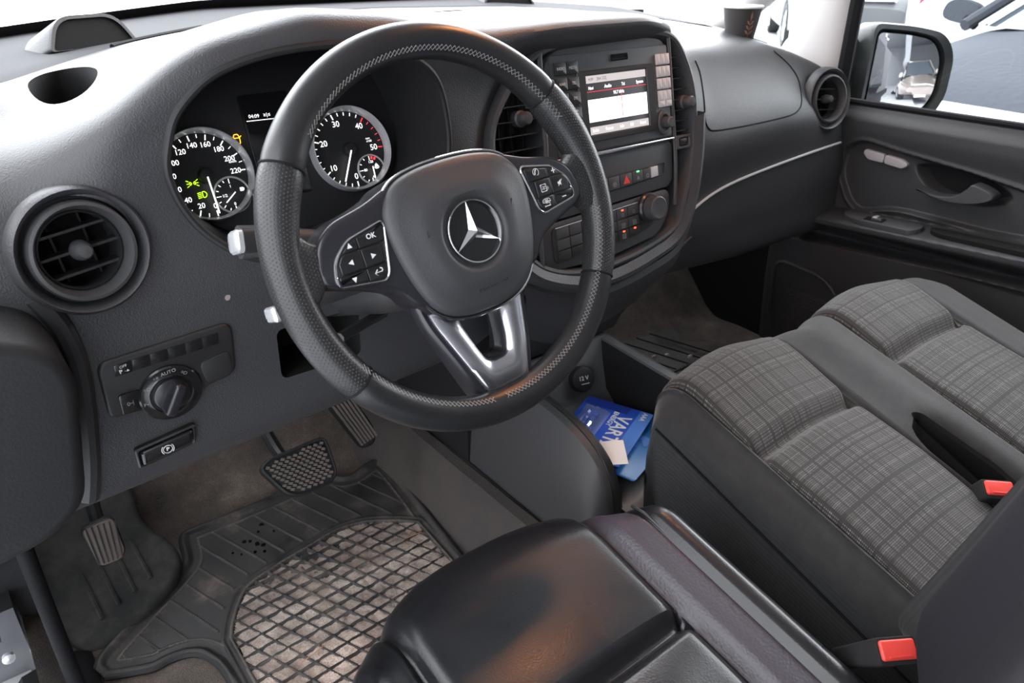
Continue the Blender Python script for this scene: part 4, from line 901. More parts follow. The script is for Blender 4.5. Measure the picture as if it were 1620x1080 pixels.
da, db = R_(4), R_(-67); pit = .0255
ca = (-math.sin(da) * GX + math.cos(da) * GY) / (pit * math.sin(da - db)); cb = (-math.sin(db) * GX + math.cos(db) * GY) / (pit * math.sin(da - db))
ra = np.abs((ca % 1) - .5); rb = np.abs((cb % 1) - .5)          # .5 at a rib, 0 at a cell centre
rib = np.maximum(sstep(.36, .43, ra), sstep(.38, .44, rb))
hz = np.full(GX.shape, .0042)
hz = np.where(sw_ < -.004, .0008 + .0045 * rib, hz)
hz += .0035 * np.exp(-((sw_ + .0005) / .0026) ** 2) + .002 * np.exp(-((sw_ - .010) / .0025) ** 2)
hz += .0060 * sstep(-.016, -.007, sd)                             # raised border
hz -= .004 * sstep(-.004, .000, sd)
dr = R_(-71); cr_ = (-math.sin(dr) * GX + math.cos(dr) * GY); rd_ = np.abs(((cr_ / .034) % 1) - .5)
ridge = (sw_ > .018) & (sd < -.030)
hz += np.where(ridge, .0022 * sstep(.46, .49, rd_), 0)
hz += .0018 * np.exp(-((sd + .028) / .0016) ** 2) * (sw_ > .012)
MZ = .0475 + hz
nxm, nym = GX.shape; keep = sd < .0002
idx = -np.ones(GX.shape, int); idx[keep] = np.arange(keep.sum()); V = np.stack([GX, GY, MZ], -1)[keep]
q = keep[:-1, :-1] & keep[1:, :-1] & keep[1:, 1:] & keep[:-1, 1:]; I, J = np.nonzero(q)
F = np.stack([idx[I, J], idx[I + 1, J], idx[I + 1, J + 1], idx[I, J + 1]], -1)
def fastmesh(name, V, F, mats_, mi=None, parent=None, sharp=None):
    me = bpy.data.meshes.new(name); me.vertices.add(len(V)); me.vertices.foreach_set('co', np.asarray(V, np.float32).ravel())
    me.loops.add(F.size); me.loops.foreach_set('vertex_index', F.astype(np.int32).ravel()); me.polygons.add(len(F))
    me.polygons.foreach_set('loop_start', np.arange(0, F.size, 4, dtype=np.int32)); me.polygons.foreach_set('loop_total', np.full(len(F), 4, np.int32))
    for m in mats_: me.materials.append(m)
    if mi is not None: me.polygons.foreach_set('material_index', mi.astype(np.int32))
    me.polygons.foreach_set('use_smooth', np.ones(len(F), bool)); me.update(calc_edges=True); me.validate()
    o = bpy.data.objects.new(name, me); COL.objects.link(o)
    if parent is not None: o.parent = parent
    return o
isr = (ridge & (rd_ > .468)) | (np.abs(sd + .028) < .0018) & (sw_ > .012) | (np.abs(sw_ + .0005) < .0022)
mt = thing('floor_mat', 'dusty black rubber floor mat with a waffle grid under the pedals', 'floor mat', I4)
fastmesh('mat_sheet', V, F, [M_['mat'], M_['ridge']], isr[I, J], mt)
b = MB(); b.tube([(u, v, .0515) for u, v in inset(ccw(MO), .003) if v > -.12], .0052, seg=8); b.build('mat_rim', M_['rubber'], mt)
# sand lying in the cells
def vnoise(X, Y, s, seed):
    r = np.random.RandomState(seed); T = r.rand(64, 64); x = X * s; y = Y * s; i = np.floor(x).astype(int); j = np.floor(y).astype(int); fx = x - i; fy = y - j
    fx = fx * fx * (3 - 2 * fx); fy = fy * fy * (3 - 2 * fy); g = lambda a, c: T[a % 64, c % 64]
    return (g(i, j) * (1 - fx) + g(i + 1, j) * fx) * (1 - fy) + (g(i, j + 1) * (1 - fx) + g(i + 1, j + 1) * fx) * fy
sx_, sy_ = np.meshgrid(np.arange(-.62, -.262, .0022), np.arange(-.10, .44, .0022), indexing='ij')
cca = (-math.sin(da) * sx_ + math.cos(da) * sy_) / (pit * math.sin(da - db)); ccb = (-math.sin(db) * sx_ + math.cos(db) * sy_) / (pit * math.sin(da - db))
hh = .0475 + .0008 - .0016 + .0040 * vnoise(sx_, sy_, 14, 3) + .0030 * (vnoise(sx_, sy_, 120, 4) - .3) + .0012 * vnoise(sx_, sy_, 420, 9) - .0012 * ((cca % 1) - .5) + .0016 * sstep(-.55, -.30, sx_)
sdw = sd_poly(WO, sx_, sy_); kp = sdw < -.003
hh = np.minimum(hh, .0475 + .0052)
ii = -np.ones(kp.shape, int); ii[kp] = np.arange(kp.sum()); q = kp[:-1, :-1] & kp[1:, :-1] & kp[1:, 1:] & kp[:-1, 1:]; I2, J2 = np.nonzero(q)
o = fastmesh('sand', np.stack([sx_, sy_, hh], -1)[kp], np.stack([ii[I2, J2], ii[I2 + 1, J2], ii[I2 + 1, J2 + 1], ii[I2, J2 + 1]], -1), [M_['dirt']], None, mt); tag(o, 'pale sand lying in the waffle cells', kind='stuff')
b = MB(); wet = mat('water_film', (.006, .006, .006), .06)
for (x, y, r) in ((-.505, .487, .007), (-.498, .478, .006), (-.520, .505, .005), (-.512, .50, .0045), (-.492, .515, .004), (-.480, .53, .006), (-.502, .462, .005), (-.535, .478, .003), (-.515, .47, .004), (-.47, .50, .003), (-.545, .49, .003)):
    r *= .7
    o_ = [(x + r * (.7 + .5 * rng.random()) * math.cos(a), y + r * (.7 + .5 * rng.random()) * math.sin(a)) for a in np.linspace(0, 6.28, 11)[:-1]]
    o_ = smooth_loop(o_, 3); b.rings([[(u, v, .0512) for u, v in o_], [(u * .85 + x * .15, v * .85 + y * .15, .0536) for u, v in o_]])
o = b.build('water_drops', wet, mt); tag(o, 'dark wet drops on the rubber', kind='stuff')
# straw bits on the mat
sb_ = MB()
for (x, y, a, L) in ((-.295, .345, .3, .018), (-.287, .340, -.2, .014), (-.40, .20, .5, .012), (-.53, .215, .1, .02)):
    sb_.tube([(x - L * math.cos(a), y - L * math.sin(a), .0545), (x, y, .056), (x + L * math.cos(a + .2), y + L * math.sin(a + .2), .0545)], .0007, seg=5)
sb_.build('straw', mat('straw', (.45, .25, .12), .7), mt)

# passenger mat
pm = thing('floor_mat', 'dark rubber floor mat in the passenger footwell', 'floor mat', Matrix.Translation((.48, .42, .048)))
b = MB(); b.prism(rpoly([(-.28, -.36), (.20, -.36), (.19, -.04), (.13, .02), (.13, .10), (.20, .18), (.12, .235), (-.05, .25), (-.28, .25)], [.02, .02, .03, .03, .03, .03, .04, .03, .03], 5), -.004, .008, .004, 3); b.build('mat_sheet', M_['mat'], pm)
b = MB()
for k in range(9): b.bar((-.25 + k * .045, .22), (-.20 + k * .045, .03), .003, .008, .011)
b.build('ridge', M_['rubber'], pm)
b = MB()
for k in range(9): b.bar((-.25, .02 - k * .03), (.17, .02 - k * .03 + .01), .004, .008, .0125)
for k in range(12): b.bar((-.24 + k * .034, .02), (-.15 + k * .034, -.24), .004, .008, .0125)
b.build('waffle', M_['rubber'], pm)
b = MB()
for u, v in ((-.05, .125), (.0, .108), (.03, .108), (.06, .095), (-.01, .0), (.06, -.01), (.02, -.03), (.08, -.04), (.045, -.05), (.10, .055)): b.lathe([(.009, .0082), (.006, .0125), (0, .0130)], 8, c=(u, v), squash=(1, .55))
o = b.build('sand', M_['dirt'], pm); tag(o, kind='stuff')

# ================================================================== foot rest and pedals
fr_ = thing('foot_rest', 'dusty grey foot rest left of the pedals', 'foot rest', FR((-.70, .55, .105), (1, 0, .02), (0, 1, .36)))
b = MB(); b.prism(smooth_loop([(-.105, -.10), (-.06, -.145), (.0, -.128), (.055, -.095), (.078, -.06), (.074, -.02), (.05, .04), (.045, .16), (-.105, .16)], 5), -.03, .0, .012, 4); b.build('pad', M_['footrest'], fr_)
b = MB()
for k in range(4): b.tube([(-.05 + k * .026, -.105 + k * .010, .0008), (-.055 + k * .026, -.02 + k * .008, .0008)], .0035, seg=6)
b.build('rib', M_['footrest'], fr_)
def pedal(name, label, M, out, h, arm):
    t = thing(name, label, 'pedal', M)
    b = MB(); b.prism(out, -.012, h, .004, 3, back=True); b.build('rubber_pad', M_['rubber'], t)
    b = MB(); b.tube(smooth_path(arm, 5), .010, seg=10); b.build('pedal_arm', M_['plastic'], t); return t
o = rpoly([(-.060, .018), (-.040, .030), (.050, .036), (.058, .028), (.058, -.028), (.045, -.042), (-.010, -.046), (-.032, -.036)], [.012, .01, .012, .01, .014, .014, .016, .016], 5)
bp = pedal('brake_pedal', 'wide black brake pedal with a worn diamond tread', FT((-.429, .45, .196), 38, 0, -2), o, .006, [(-.01, .01, -.012), (-.012, .05, -.05), (-.015, .14, -.09), (-.015, .30, -.12)])
b = MB(); oi = inset(ccw(o), .005)
for k in range(-9, 10):
    for s in (0, 1):
        u0 = k * .0115
        q = [(u0 - .0028 + (-.05 if s else -.02) * 1, -.06), (u0 + .0028 + (-.05 if s else -.02), -.06), (u0 + .0028 + (.05 if s else .02), .06), (u0 - .0028 + (.05 if s else .02), .06)]
for i in range(-12, 13):
    for j in range(-9, 10):
        cu = (i + (j % 2) * .5) * .0104; cv = j * .0050
        if not inside(inset(ccw(o), .008), np.array([cu]), np.array([cv]))[0]: continue
        d = [(cu - .0044, cv - .0008), (cu + .0018, cv - .0032), (cu + .0044, cv + .0008), (cu - .0018, cv + .0032)]
        b.rings([[(u, v, .005) for u, v in d], [(cu + (u - cu) * .8, cv + (v - cv) * .8, .0088) for u, v in d]])
o_ = b.build('tread', M_['pedal'], bp); tag(o_, kind='stuff')
b = MB(); b.tube([(u, v, .0062) for u, v in inset(ccw(o), .003)], .0024, closed=True, seg=6); b.build('pad_rim', M_['rubber'], bp)
oa = rpoly([(-.026, .060), (.018, .068), (.026, -.040), (.012, -.066), (-.012, -.062)], .012, 5)
ap = pedal('accelerator_pedal', 'narrow ribbed accelerator pedal half hidden behind the wheel rim', FT((-.297, .525, .205), 35, 0, 12), oa, .008, [(0, .04, -.012), (0, .10, -.04), (0, .22, -.09)])
b = MB()
for k in range(6):
    u = -.018 + k * .0072; b.bar((u - .004, .055), (u + .006 - .001 * k, -.055), .0036, .008, .011)
b.build('tread', M_['pedal'], ap)
ob = rpoly([(-.026, .028), (.020, .034), (.026, -.022), (.018, -.034), (-.014, -.036)], .009, 5)
fp = pedal('parking_brake_pedal', 'small worn parking brake pedal at the far left of the footwell', FT((-.716, .50, .165), 22, 0, -4), ob, .008, [(0, .02, -.012), (.0, .06, -.03), (.0, .2, -.06)])
b = MB(); b.prism(inset(ccw(ob), .002), .006, .0105, .002); b.build('pad_face', M_['pedal'], fp)
b = MB()
for k in range(6): b.bar((-.019 + k * .0078, .027), (-.013 + k * .0062, -.030), .0016, .0105, .0122)
b.build('tread', M_['footrest'], fp)

# ================================================================== console between the seats
cs = thing('tunnel_console', 'dark plastic console with an open tray between the seats', 'console', Matrix.Translation((.02, .2, .1)))
topk = smooth_path([(.62, .215), (.50, .265), (.40, .298), (.30, .308), (.20, .304), (.14, .290), (.10, .268), (.078, .240), (.066, .205), (.058, .15), (.055, .06)], 6)
b = MB(); P = []; n = len(topk)
for i, (y, z) in enumerate(topk):
    e = min(1, i / 12); zb = min(.112, z - .04); sh = max(0, .15 - y) * .0
    P.append([(-.152, y, zb - .03), (-.146, y + .002, zb), (-.141, y + .004, zb + (z - zb) * .35), (-.132, y + .002, zb + (z - zb) * .66), (-.118, y + .001, zb + (z - zb) * .90), (-.110, y, zb + (z - zb) * .985), (-.104, y, z), (-.099, y, z + .0005)])
b.grid(P); b.build('side_panel', mat('console_side', (.050, .049, .052), .5, grain=700, gs=.3), cs, world=True)
b = MB(); P = []
for y, z in topk: P.append([(-.0995, y, z + .0004), (-.0985, y, z - .0012), (-.0975, y, z - .0012), (-.0965, y, z + .001), (-.088, y - .002, z + .0012), (-.083, y - .002, z - .002), (-.082, y, z - .03), (-.080, y, .17)])
b.grid(P); b.build('tray_rim', M_['plastic'], cs, world=True)
b = MB(); b.tube([(-.150, .55, .108), (-.149, .40, .116), (-.148, .20, .112), (-.147, .08, .10), (-.147, -.05, .08)], .011, seg=8); b.build('base_strip', M_['inner'], cs, world=True)
# tray: floor, far wall, right wall
b = MB(); P = []
for x in np.linspace(-.086, .142, 16):
    t = (x + .086) / .228; wl = .012 * math.exp(-((t) / .1) ** 2) + .012 * math.exp(-((1 - t) / .1) ** 2)
    P.append([(x, .02, .120), (x, .032, .170), (x, .040, .186), (x, .05, .190), (x, .18, .190 + wl), (x, .27, .195 + wl), (x, .305, .210 + wl), (x, .325, .26), (x, .34, .305), (x, .335, .312)])
b.grid(P, flip=False); b.build('tray', mat('tray_plastic', (.11, .112, .114), .55, grain=800, gs=.2, dust=.5, dustcol=(.12, .11, .10), dscale=12), cs, world=True)
b = MB(); P = []
for y in np.linspace(.02, .36, 14):
    z = .302 - .10 * float(sstep(.12, .02, y)); xr = .125 + .085 * (y - .15)
    P.append([(xr - .028, y, .19), (xr - .020, y, .215), (xr - .012, y, z - .02), (xr - .010, y, z - .004)])
b.grid(P, flip=False); b.build('tray_wall', M_['inner'], cs, world=True)
b = MB(); P = []
for y in np.linspace(.03, .40, 16):
    z = .302 - .10 * float(sstep(.12, .02, y)); xr = .125 + .085 * (y - .15)
    P.append([(xr - .010, y, z - .006), (xr - .008, y, z), (xr + .006, y, z + .001), (xr + .0065, y, z - .002), (xr + .008, y, z - .002), (xr + .0085, y, z), (xr + .014, y, z - .003), (xr + .020, y, z - .02), (xr + .03, y, .05)])
b.grid(P, flip=False); b.build('tray_lip', mat('lip_plastic', (.11, .11, .112), .4, grain=700, gs=.15), cs, world=True)
b = MB(); P = []
for t in np.linspace(0, 1, 14):
    x = -.150 + .318 * t; bw = .010 * math.sin(math.pi * t)
    P.append([(x, .262 - bw, .50), (x, .272 - bw, .44), (x * .98 + .002, .296 - bw, .39), (x * .97 + .004, .325, .345), (x * .97 + .004, .342, .312), (x * .97 + .004, .36, .306)])
b.grid(P, flip=True); b.build('front_panel', M_['dashlow'], cs, world=True)
b = MB(); b.box(-.148, .165, .375, .62, .06, .50); b.build('core', M_['inner'], cs, world=True)
# 12 V socket
M = FR((.060, .312, .250), (1, -.25, 0), (0, .45, 1)); b = MB(); b.lathe([(.024, -.02), (.024, .004), (.021, .009), (.018, .010), (0, .010)], 32); b.xf(M); s_ = b.build('power_socket', M_['plastic'], cs, world=True)
b = MB(); b.text('12 V', 0, .002, .0105, .0104, thick=.0002); b.bar((-.006, -.008), (.010, -.008), .0012, .0102, .0106); b.xf(M); o = b.build('socket_lettering', M_['print'], cs, world=True)
# battery blister cards in the tray
blue = mat('card_blue', (.012, .075, .48), .35); dblue = mat('card_dark_blue', (.010, .030, .22), .3); lblue = mat('card_light_blue', (.06, .20, .62), .35); foil = mat('card_foil', (.012, .14, .42), .3)
blis, nt, bb = nodes('blister_plastic'); setc(bb, (.75, .82, .95), .08); bb.inputs['Transmission Weight'].default_value = .85; bb.inputs['IOR'].default_value = 1.25; bb.inputs['Alpha'].default_value = .55
def card(name, label, M, w_, h_, col, group):
    t = thing(name, label, 'battery pack', M, group); b = MB(); b.prism(rrect(-w_ / 2, w_ / 2, -h_ / 2, h_ / 2, .006), 0, .0012, .0004, back=True); b.build('card', col, t); return t
# upper card: long side runs from the far left down to the near right
ex = Vector((.118, -.085, 0)).normalized()
c1 = card('battery_card', 'blue battery blister card on top, with white lettering and a torn empty blister', FR((-.011, .182, .238), (.40, -.916, -.03), (.916, .40, .04)), .120, .160, blue, 'battery cards in the tray')
b = MB(); b.plate([(.0365, -.079), (.0595, -.079), (.0595, .079), (.0365, .079)], .0014); b.build('light_band', lblue, c1)
b = MB(); b.plate([(-.058, .058), (.020, .058), (.020, .079), (-.058, .079)], .0014); b.build('dark_band', dblue, c1)
b = MB(); b.text('VARTA', .0185, .000, .034, .0016, rot=-90, sx=.95, thick=.0007); b.text('ENERGY', .0025, .035, .012, .0016, rot=-90, thick=.0003); b.text('10 PACK', .043, -.045, .0100, .0016, rot=-90, thick=.0002); b.text('AAA', .047, .064, .0120, .0016, rot=-90, thick=.0003); b.build('card_lettering', M_['print'], c1)
b = MB(); P = []
for i, u in enumerate(np.linspace(-.052, -.006, 14)):
    P.append([(u, v, .0016 + (.012 + .004 * rng.random()) * min(1, min(i, 13 - i) * .6) * min(1, min(j, 13 - j) * .6)) for j, v in enumerate(np.linspace(-.045, .050, 14))])
b.grid(P, flip=True); b.build('blister', blis, c1, sharp=20)
b = MB(); b.rings([[(u, v, .0015) for u, v in circ((.020, -.066), .006, 20)], [(u, v, .0017) for u, v in circ((.020, -.066), .006, 20)]]); b.build('hang_hole', M_['void'], c1)
c2 = card('battery_card', 'lighter blue battery card lying under the top one', FR((.008, .160, .222), (.30, -.95, -.03), (.95, .30, .04)), .135, .165, foil, 'battery cards in the tray')
b = MB()
for k in range(9):
    u, v = -.03 + .09 * rng.random(), -.07 + .14 * rng.random(); r = .006 + .008 * rng.random(); b = MB(); b.plate(smooth_loop([(u + r * (.5 + rng.random()) * math.cos(a), v + r * (.5 + rng.random()) * math.sin(a)) for a in np.linspace(0, 6.28, 6)[:-1]], 3), .0015 + .0001 * k); b.build('card_print', lblue, c2)
pp = MB(); P = []
for i, u in enumerate(np.linspace(-.028, .028, 10)):
    P.append([(u, v, .0015 + .006 * math.sin(u * 40 + 1) * (v + .04) * 8 + .004 * abs(v)) for v in np.linspace(-.026, .026, 9)])
pp.grid(P, flip=True); o = pp.build('paper_slip', mat('white_paper', (.80, .79, .76), .7), None, sharp=60); o.matrix_world = FR((-.070, .112, .254), (.75, -.55, .05), (.55, .75, .10)); tag(o, 'crumpled white paper slip lying on the blue battery card', 'paper')
# ================================================================== seats
def arc_cols(p0, p1, rad0, rad1, H, n_in, extra=(), nw=4, na=6):
    """positions and drops across a cushion: side wall, round edge, top, round edge, side wall"""
    c = []
    for k in range(nw): c.append((p0, H - (H - rad0) * k / nw))
    for k in range(na): a = math.pi / 2 * k / na; c.append((p0 + rad0 * (1 - math.cos(a)), rad0 * (1 - math.sin(a))))
    inner = sorted(set(list(np.linspace(p0 + rad0, p1 - rad1, n_in)) + list(extra)))
    for p in inner: c.append((p, 0.0))
    for k in range(na - 1, -1, -1): a = math.pi / 2 * k / na; c.append((p1 - rad1 * (1 - math.cos(a)), rad1 * (1 - math.sin(a))))
    for k in range(nw - 1, -1, -1): c.append((p1, H - (H - rad1) * k / nw))
    return c
def cushion(cols, rows, yf, ztop, H, regions, root, bulge=.012, x_of=None):
    """regions: (name, material, x0, x1, y0, y1 or None); vertices of a region are its own"""
    nx_, ny_ = len(cols), len(rows); P = np.zeros((nx_, ny_, 3)); U = np.zeros((nx_, ny_, 2))
    for i, (x, dx) in enumerate(cols):
        for j, (y, dy) in enumerate(rows):
            d = min(H, math.hypot(dx, dy)); yy = y + yf(x) * float(sstep(-.25, .05, y)); w_ = min(1, d / H)
            bx = bulge * .6 * math.sin(math.pi * min(1, dx / H)) if dx > 0 else 0; sgn = -1 if i < nx_ / 2 else 1
            by = bulge * math.sin(math.pi * min(1, dy / H)) if dy > 0 else 0; sy = 1 if j >= ny_ / 2 else -1
            P[i, j] = (x + (sgn * bx if sgn > 0 or root.name != 'passenger_bench' else .035 * max(0, dx - .05) / .21), yy + sy * by, ztop(x, yy) - d); U[i, j] = (x - sgn * dx * .6 * (dx < .06), yy + sy * dy)
    sel = np.full((nx_ - 1, ny_ - 1), -1)
    for k, (nm, mt_, x0, x1, y0, y1) in enumerate(regions):
        for i in range(nx_ - 1):
            xm = (cols[i][0] + cols[i + 1][0]) / 2
            for j in range(ny_ - 1):
                ym = (rows[j][0] + rows[j + 1][0]) / 2
                if x0 <= xm <= x1 and y0 <= ym <= y1: sel[i, j] = k
    nrm = None
    for k, (nm, mt_, *_r) in enumerate(regions):
        b = MB(); mp = {}
        for i, j in zip(*np.nonzero(sel == k)):
            f = []
            for a, c in ((i, j), (i + 1, j), (i + 1, j + 1), (i, j + 1)):
                if (a, c) not in mp: mp[(a, c)] = len(b.v); b.v.append(tuple(P[a, c])); b.uv.append(tuple(U[a, c]))
                f.append(mp[(a, c)])
            b.f.append(f); b.m.append(0)
        b.has_uv = True
        if b.f: b.build(nm, mt_, root, world=True, sharp=None)
    return P
def gs(x, c, w_): return math.exp(-((x - c) / w_) ** 2)
# ---- passenger bench
bn = thing('passenger_bench', 'grey plaid cloth passenger bench seat for two with dark side bolsters', 'seat', Matrix.Translation((.33, -.16, .05)))
SL = (-.020, .203, .352, .588)
def bz(x, y):
    z = .405 - .30 * (.05 - y) + .012 * gs(x, .09, .09) + .010 * gs(x, .46, .10) + .012 * gs(x, .28, .045)
    for s in SL: z -= .0075 * gs(x, s, .0055)
    if SL[0] < x < SL[1]: z -= .020 * gs(y, -.108, .011)
    if SL[2] < x < SL[3]: z -= .020 * gs(y, -.085, .011)
    if SL[0] < x < SL[1] or SL[2] < x < SL[3]: z += .010 * gs(y, .0, .07) + .006 * gs(y, -.22, .08)
    if SL[1] <= x <= SL[2]: z -= .05 * float(sstep(-.17, -.23, y)) * gs(x, .262, .030)
    z += .02 * float(sstep(-.04, -.085, x)) * 0 - .010 * float(sstep(.62, .72, x))
    return z
cols = arc_cols(-.062, .735, .045, .06, .26, 70, [s + d for s in SL for d in (-.012, -.006, -.003, 0, .003, .006, .012)])
rows_ = arc_cols(-.42, .055, .03, .052, .26, 46, [-.108 + d for d in (-.022, -.014, -.007, 0, .007, .014, .022)] + [-.085 + d for d in (-.004, .004, .012)])
def byf(x): return .012 * gs(x, .09, .10) + .016 * gs(x, .46, .11) - .012 * gs(x, .28, .03) - .05 * float(sstep(.64, .735, x)) - .025 * float(sstep(-.02, -.062, x))
B0 = -1.0
cushion(cols, rows_, byf, bz, .26, [
    ('side_bolster', M_['cloth'], -1, SL[0], -1, 1), ('patterned_insert', M_['plaid'], SL[0], SL[1], -1, 1), ('middle_strip', M_['cloth'], SL[1], SL[2], -1, 1),
    ('patterned_insert', M_['plaid'], SL[2], SL[3], -1, 1), ('side_bolster', M_['cloth'], SL[3], 2, -1, 1)], bn)
# stitched seam on the near side, lower smooth skirt
b = MB(); b.tube([(-.0630 + .003 * t, .030 - .44 * t, .340 - .150 * t) for t in np.linspace(0, 1, 24)], .0016, seg=6); b.build('side_seam', M_['seal'], bn, world=True)
b = MB(); b.prism(rrect(-.14, .75, .10, .17, .01), .0, .40, .004); b.xf(FR((0, .02, -.02), (1, 0, 0), (0, 0, 1))); b.build('seat_base', M_['inner'], bn, world=True)
def backrest(x0, x1, yb, z0, z1, lean, depth, regions, root, bol, zt):
    cs_ = arc_cols(x0, x1, .05, .05, depth, 40, [r[2] for r in regions if -1 < r[2] < 2]); rs_ = arc_cols(z0, z1, .03, .06, depth, 26)
    nx_, ny_ = len(cs_), len(rs_); P = np.zeros((nx_, ny_, 3)); U = np.zeros((nx_, ny_, 2))
    for i, (x, dx) in enumerate(cs_):
        for j, (z, dz) in enumerate(rs_):
            d = min(depth, math.hypot(dx, dz)); P[i, j] = (x, yb - (z - z0) * lean + bol(x, z) - d, z); U[i, j] = (x, z)
    for nm, mt_, a0, a1 in regions:
        b = MB(); ii = [i for i in range(nx_) if a0 - 1e-6 <= cs_[i][0] <= a1 + 1e-6]
        b.grid(P[ii], uv=U[ii], flip=True); b.build(nm, mt_, root, world=True, sharp=None)
backrest(-.09, .74, -.345, .27, .80, .28, .12, [('backrest_bolster', M_['cloth'], -1, -.072), ('backrest_insert', M_['plaid'], -.072, SL[1]), ('backrest_strip', M_['cloth'], SL[1], SL[2]), ('backrest_insert', M_['plaid'], SL[2], SL[3]), ('backrest_bolster', M_['cloth'], SL[3], 2)], bn,
         lambda x, z: .015 * (1 - gs(x, .09, .1)) - .006 * sum(gs(x, s, .006) for s in SL), .8)
# buckle well in the middle strip
b = MB(); o = rpoly([(.205, -.315), (.222, -.195), (.235, -.178), (.250, -.185), (.262, -.30), (.255, -.335), (.22, -.335)], .012, 5)
L = [[(u, v, bz(.17, v) + .009) for u, v in ccw(o)], [(u, v, bz(.17, v) + .004) for u, v in inset(ccw(o), .004)], [(u, v, bz(.17, v) - .03) for u, v in inset(ccw(o), .006)]]
b.rings(L, cap1=True); b.build('buckle_well', M_['void'], bn, world=True)

# ---- driver's seat
ds = thing('driver_seat', 'black leather driver seat with a shiny cushion in the foreground', 'seat', Matrix.Translation((-.385, -.2, .05)))
DS = (-.540, -.268)
def dseam(y): return -.242 - .030 * float(sstep(-.05, -.30, y))
def dz(x, y):
    z = .338 - .20 * (.0 - y) + .0 * x
    sR = -.252; sL = -.53
    z += .030 * gs(x, -.185, .032) * float(sstep(.0, -.10, y)) + .030 * gs(x, -.588, .032) * float(sstep(.0, -.10, y))
    z -= .016 * gs(x, sR, .010) + .016 * gs(x, sL, .010)
    z -= .020 * gs(y, -.198 + .02 * (x + .40), .010) * (1 if sL < x < sR else 0)
    z -= .006 * gs(x, -.207, .0035)
    z += .012 * gs(y, -.27, .05) * gs(x, -.39, .10)
    return z
cols = arc_cols(-.615, -.155, .045, .045, .22, 54, [-.252 + d for d in (-.018, -.010, -.004, 0, .004, .010, .018)] + [-.53 + d for d in (-.010, -.004, 0, .004, .010)] + [-.207 + d for d in (-.005, 0, .005)])
rows_ = arc_cols(-.50, .024, .03, .070, .22, 46, [-.198 + d for d in (-.02, -.012, -.006, 0, .006, .012, .02)])
def dyf(x): t = abs((x + .385) / .23); return -.125 * t ** 2.8 + 0
cushion(cols, rows_, dyf, dz, .22, [
    ('cushion_front', M_['seatleather'], -.53, -.252, -.198, 1), ('cushion_middle', M_['seatleather'], -.53, -.252, -1, -.198),
    ('side_bolster', M_['seatleather'], -1, -.53, -1, 1), ('inner_bolster', M_['bolster'], -.252, -.207, -1, 1), ('side_bolster', M_['seatleather'], -.207, 1, -1, 1)], ds)
b = MB(); b.tube([(-.207 + .004 * math.sin(t * 4), .0 - .44 * t + dyf(-.207) * float(sstep(-.25, .05, -.44 * t)), dz(-.207, -.44 * t - .05) + .004) for t in np.linspace(.02, 1, 40)], .0022, seg=6); b.build('piping', M_['leather'], ds, world=True)
b = MB(); b.prism(rrect(-.60, -.17, .10, .17, .01), .03, .45, .004); b.xf(FR((0, .02, -.02), (1, 0, 0), (0, 0, 1))); b.build('seat_base', M_['inner'], ds, world=True)
def dbol(x, z): return (.070 * gs(x, -.205, .042) + .02 * gs(x, -.565, .055)) * float(sstep(.29, .45, z))
backrest(-.615, -.145, -.434, .315, .74, .25, .14, [('backrest_bolster', M_['navy'], -1, -.52), ('backrest_middle', M_['navy'], -.52, -.255), ('backrest_bolster', M_['navy'], -.255, 2)], ds, dbol, .8)

# ---- belt buckles
def buckle(M, label, g='red belt buckles'):
    t = thing('belt_buckle', label, 'seat belt buckle', M, g)
    b = MB(); b.rings([[(u, v, -.09) for u, v in rrect(-.017, .017, -.010, .010, .004)], [(u, v, .0) for u, v in rrect(-.0215, .0215, -.0135, .0135, .004)], [(u, v, .004) for u, v in rrect(-.0205, .0205, -.0125, .0125, .004)], [(u, v, .004) for u, v in rrect(-.0195, .0195, -.0115, .0115, .003)]], cap1=True); b.build('buckle_case', M_['plastic'], t)
    b = MB(); b.prism(rrect(-.0185, .0185, -.0085, .0105, .003), .002, .0075, .002, 3); rb = b.build('release_button', mat('buckle_red', (.85, .075, .06), .38), t)
    b = MB(); b.prism(rrect(-.012, .012, -.0068, -.0045, .0008), .007, .0086, .0006); b.build('button_ridge', M_['redbtn'], rb)
    return t
buckle(FR((-.158, -.372, .330), (.86, -.50, -.05), (.30, .42, .40)) , 'red seat belt buckle standing beside the driver seat')
buckle(FR((.205, -.318, .318), (.80, -.60, -.1), (.40, .45, .40)), 'red seat belt buckle in the well between the two plaid inserts')
t = thing('belt_webbing', 'short piece of pale frayed belt webbing behind the rear buckle', 'seat belt', Matrix.Translation((.22, -.34, .31)))
b = MB(); b.grid([[(-.012, 0, 0), (.012, -.006, 0)], [(-.006, -.02, .006), (.018, -.026, .006)], [(0, -.04, .0), (.024, -.046, .0)]]); b.build('webbing', mat('webbing', (.55, .55, .58), .8), t)
# ================================================================== passenger door
dr_ = thing('passenger_door', 'black passenger door with a moulded armrest and closed window', 'door', Matrix.Translation((.86, .0, .05)))
ys = np.linspace(-.62, .50, 380); zs = np.linspace(.02, .650, 300); Yg, Zg = np.meshgrid(ys, zs, indexing='ij')
def door_x(Y, Z):
    x = np.full(np.shape(Y), .84)
    x = x + .022 * sstep(.612, .650, Z) + .010 * sstep(.600, .54, Z)          # beltline shoulder
    top = .425 + .06 * (.2 - Y) - .05 * sstep(.34, .47, Y); amp = sstep(.475, .34, Y)
    x = x - .078 * amp * sstep(top + .004, top - .012, Z) * (1 - .80 * sstep(top - .020, .375, Z)) * sstep(.352, .376, Z)
    zl = .357 + .07 * (.15 - Y)
    x = x - .042 * sstep(.49, .44, Y) * sstep(zl + .006, zl - .008, Z) * (1 - .45 * sstep(.27, .05, Z))
    return x
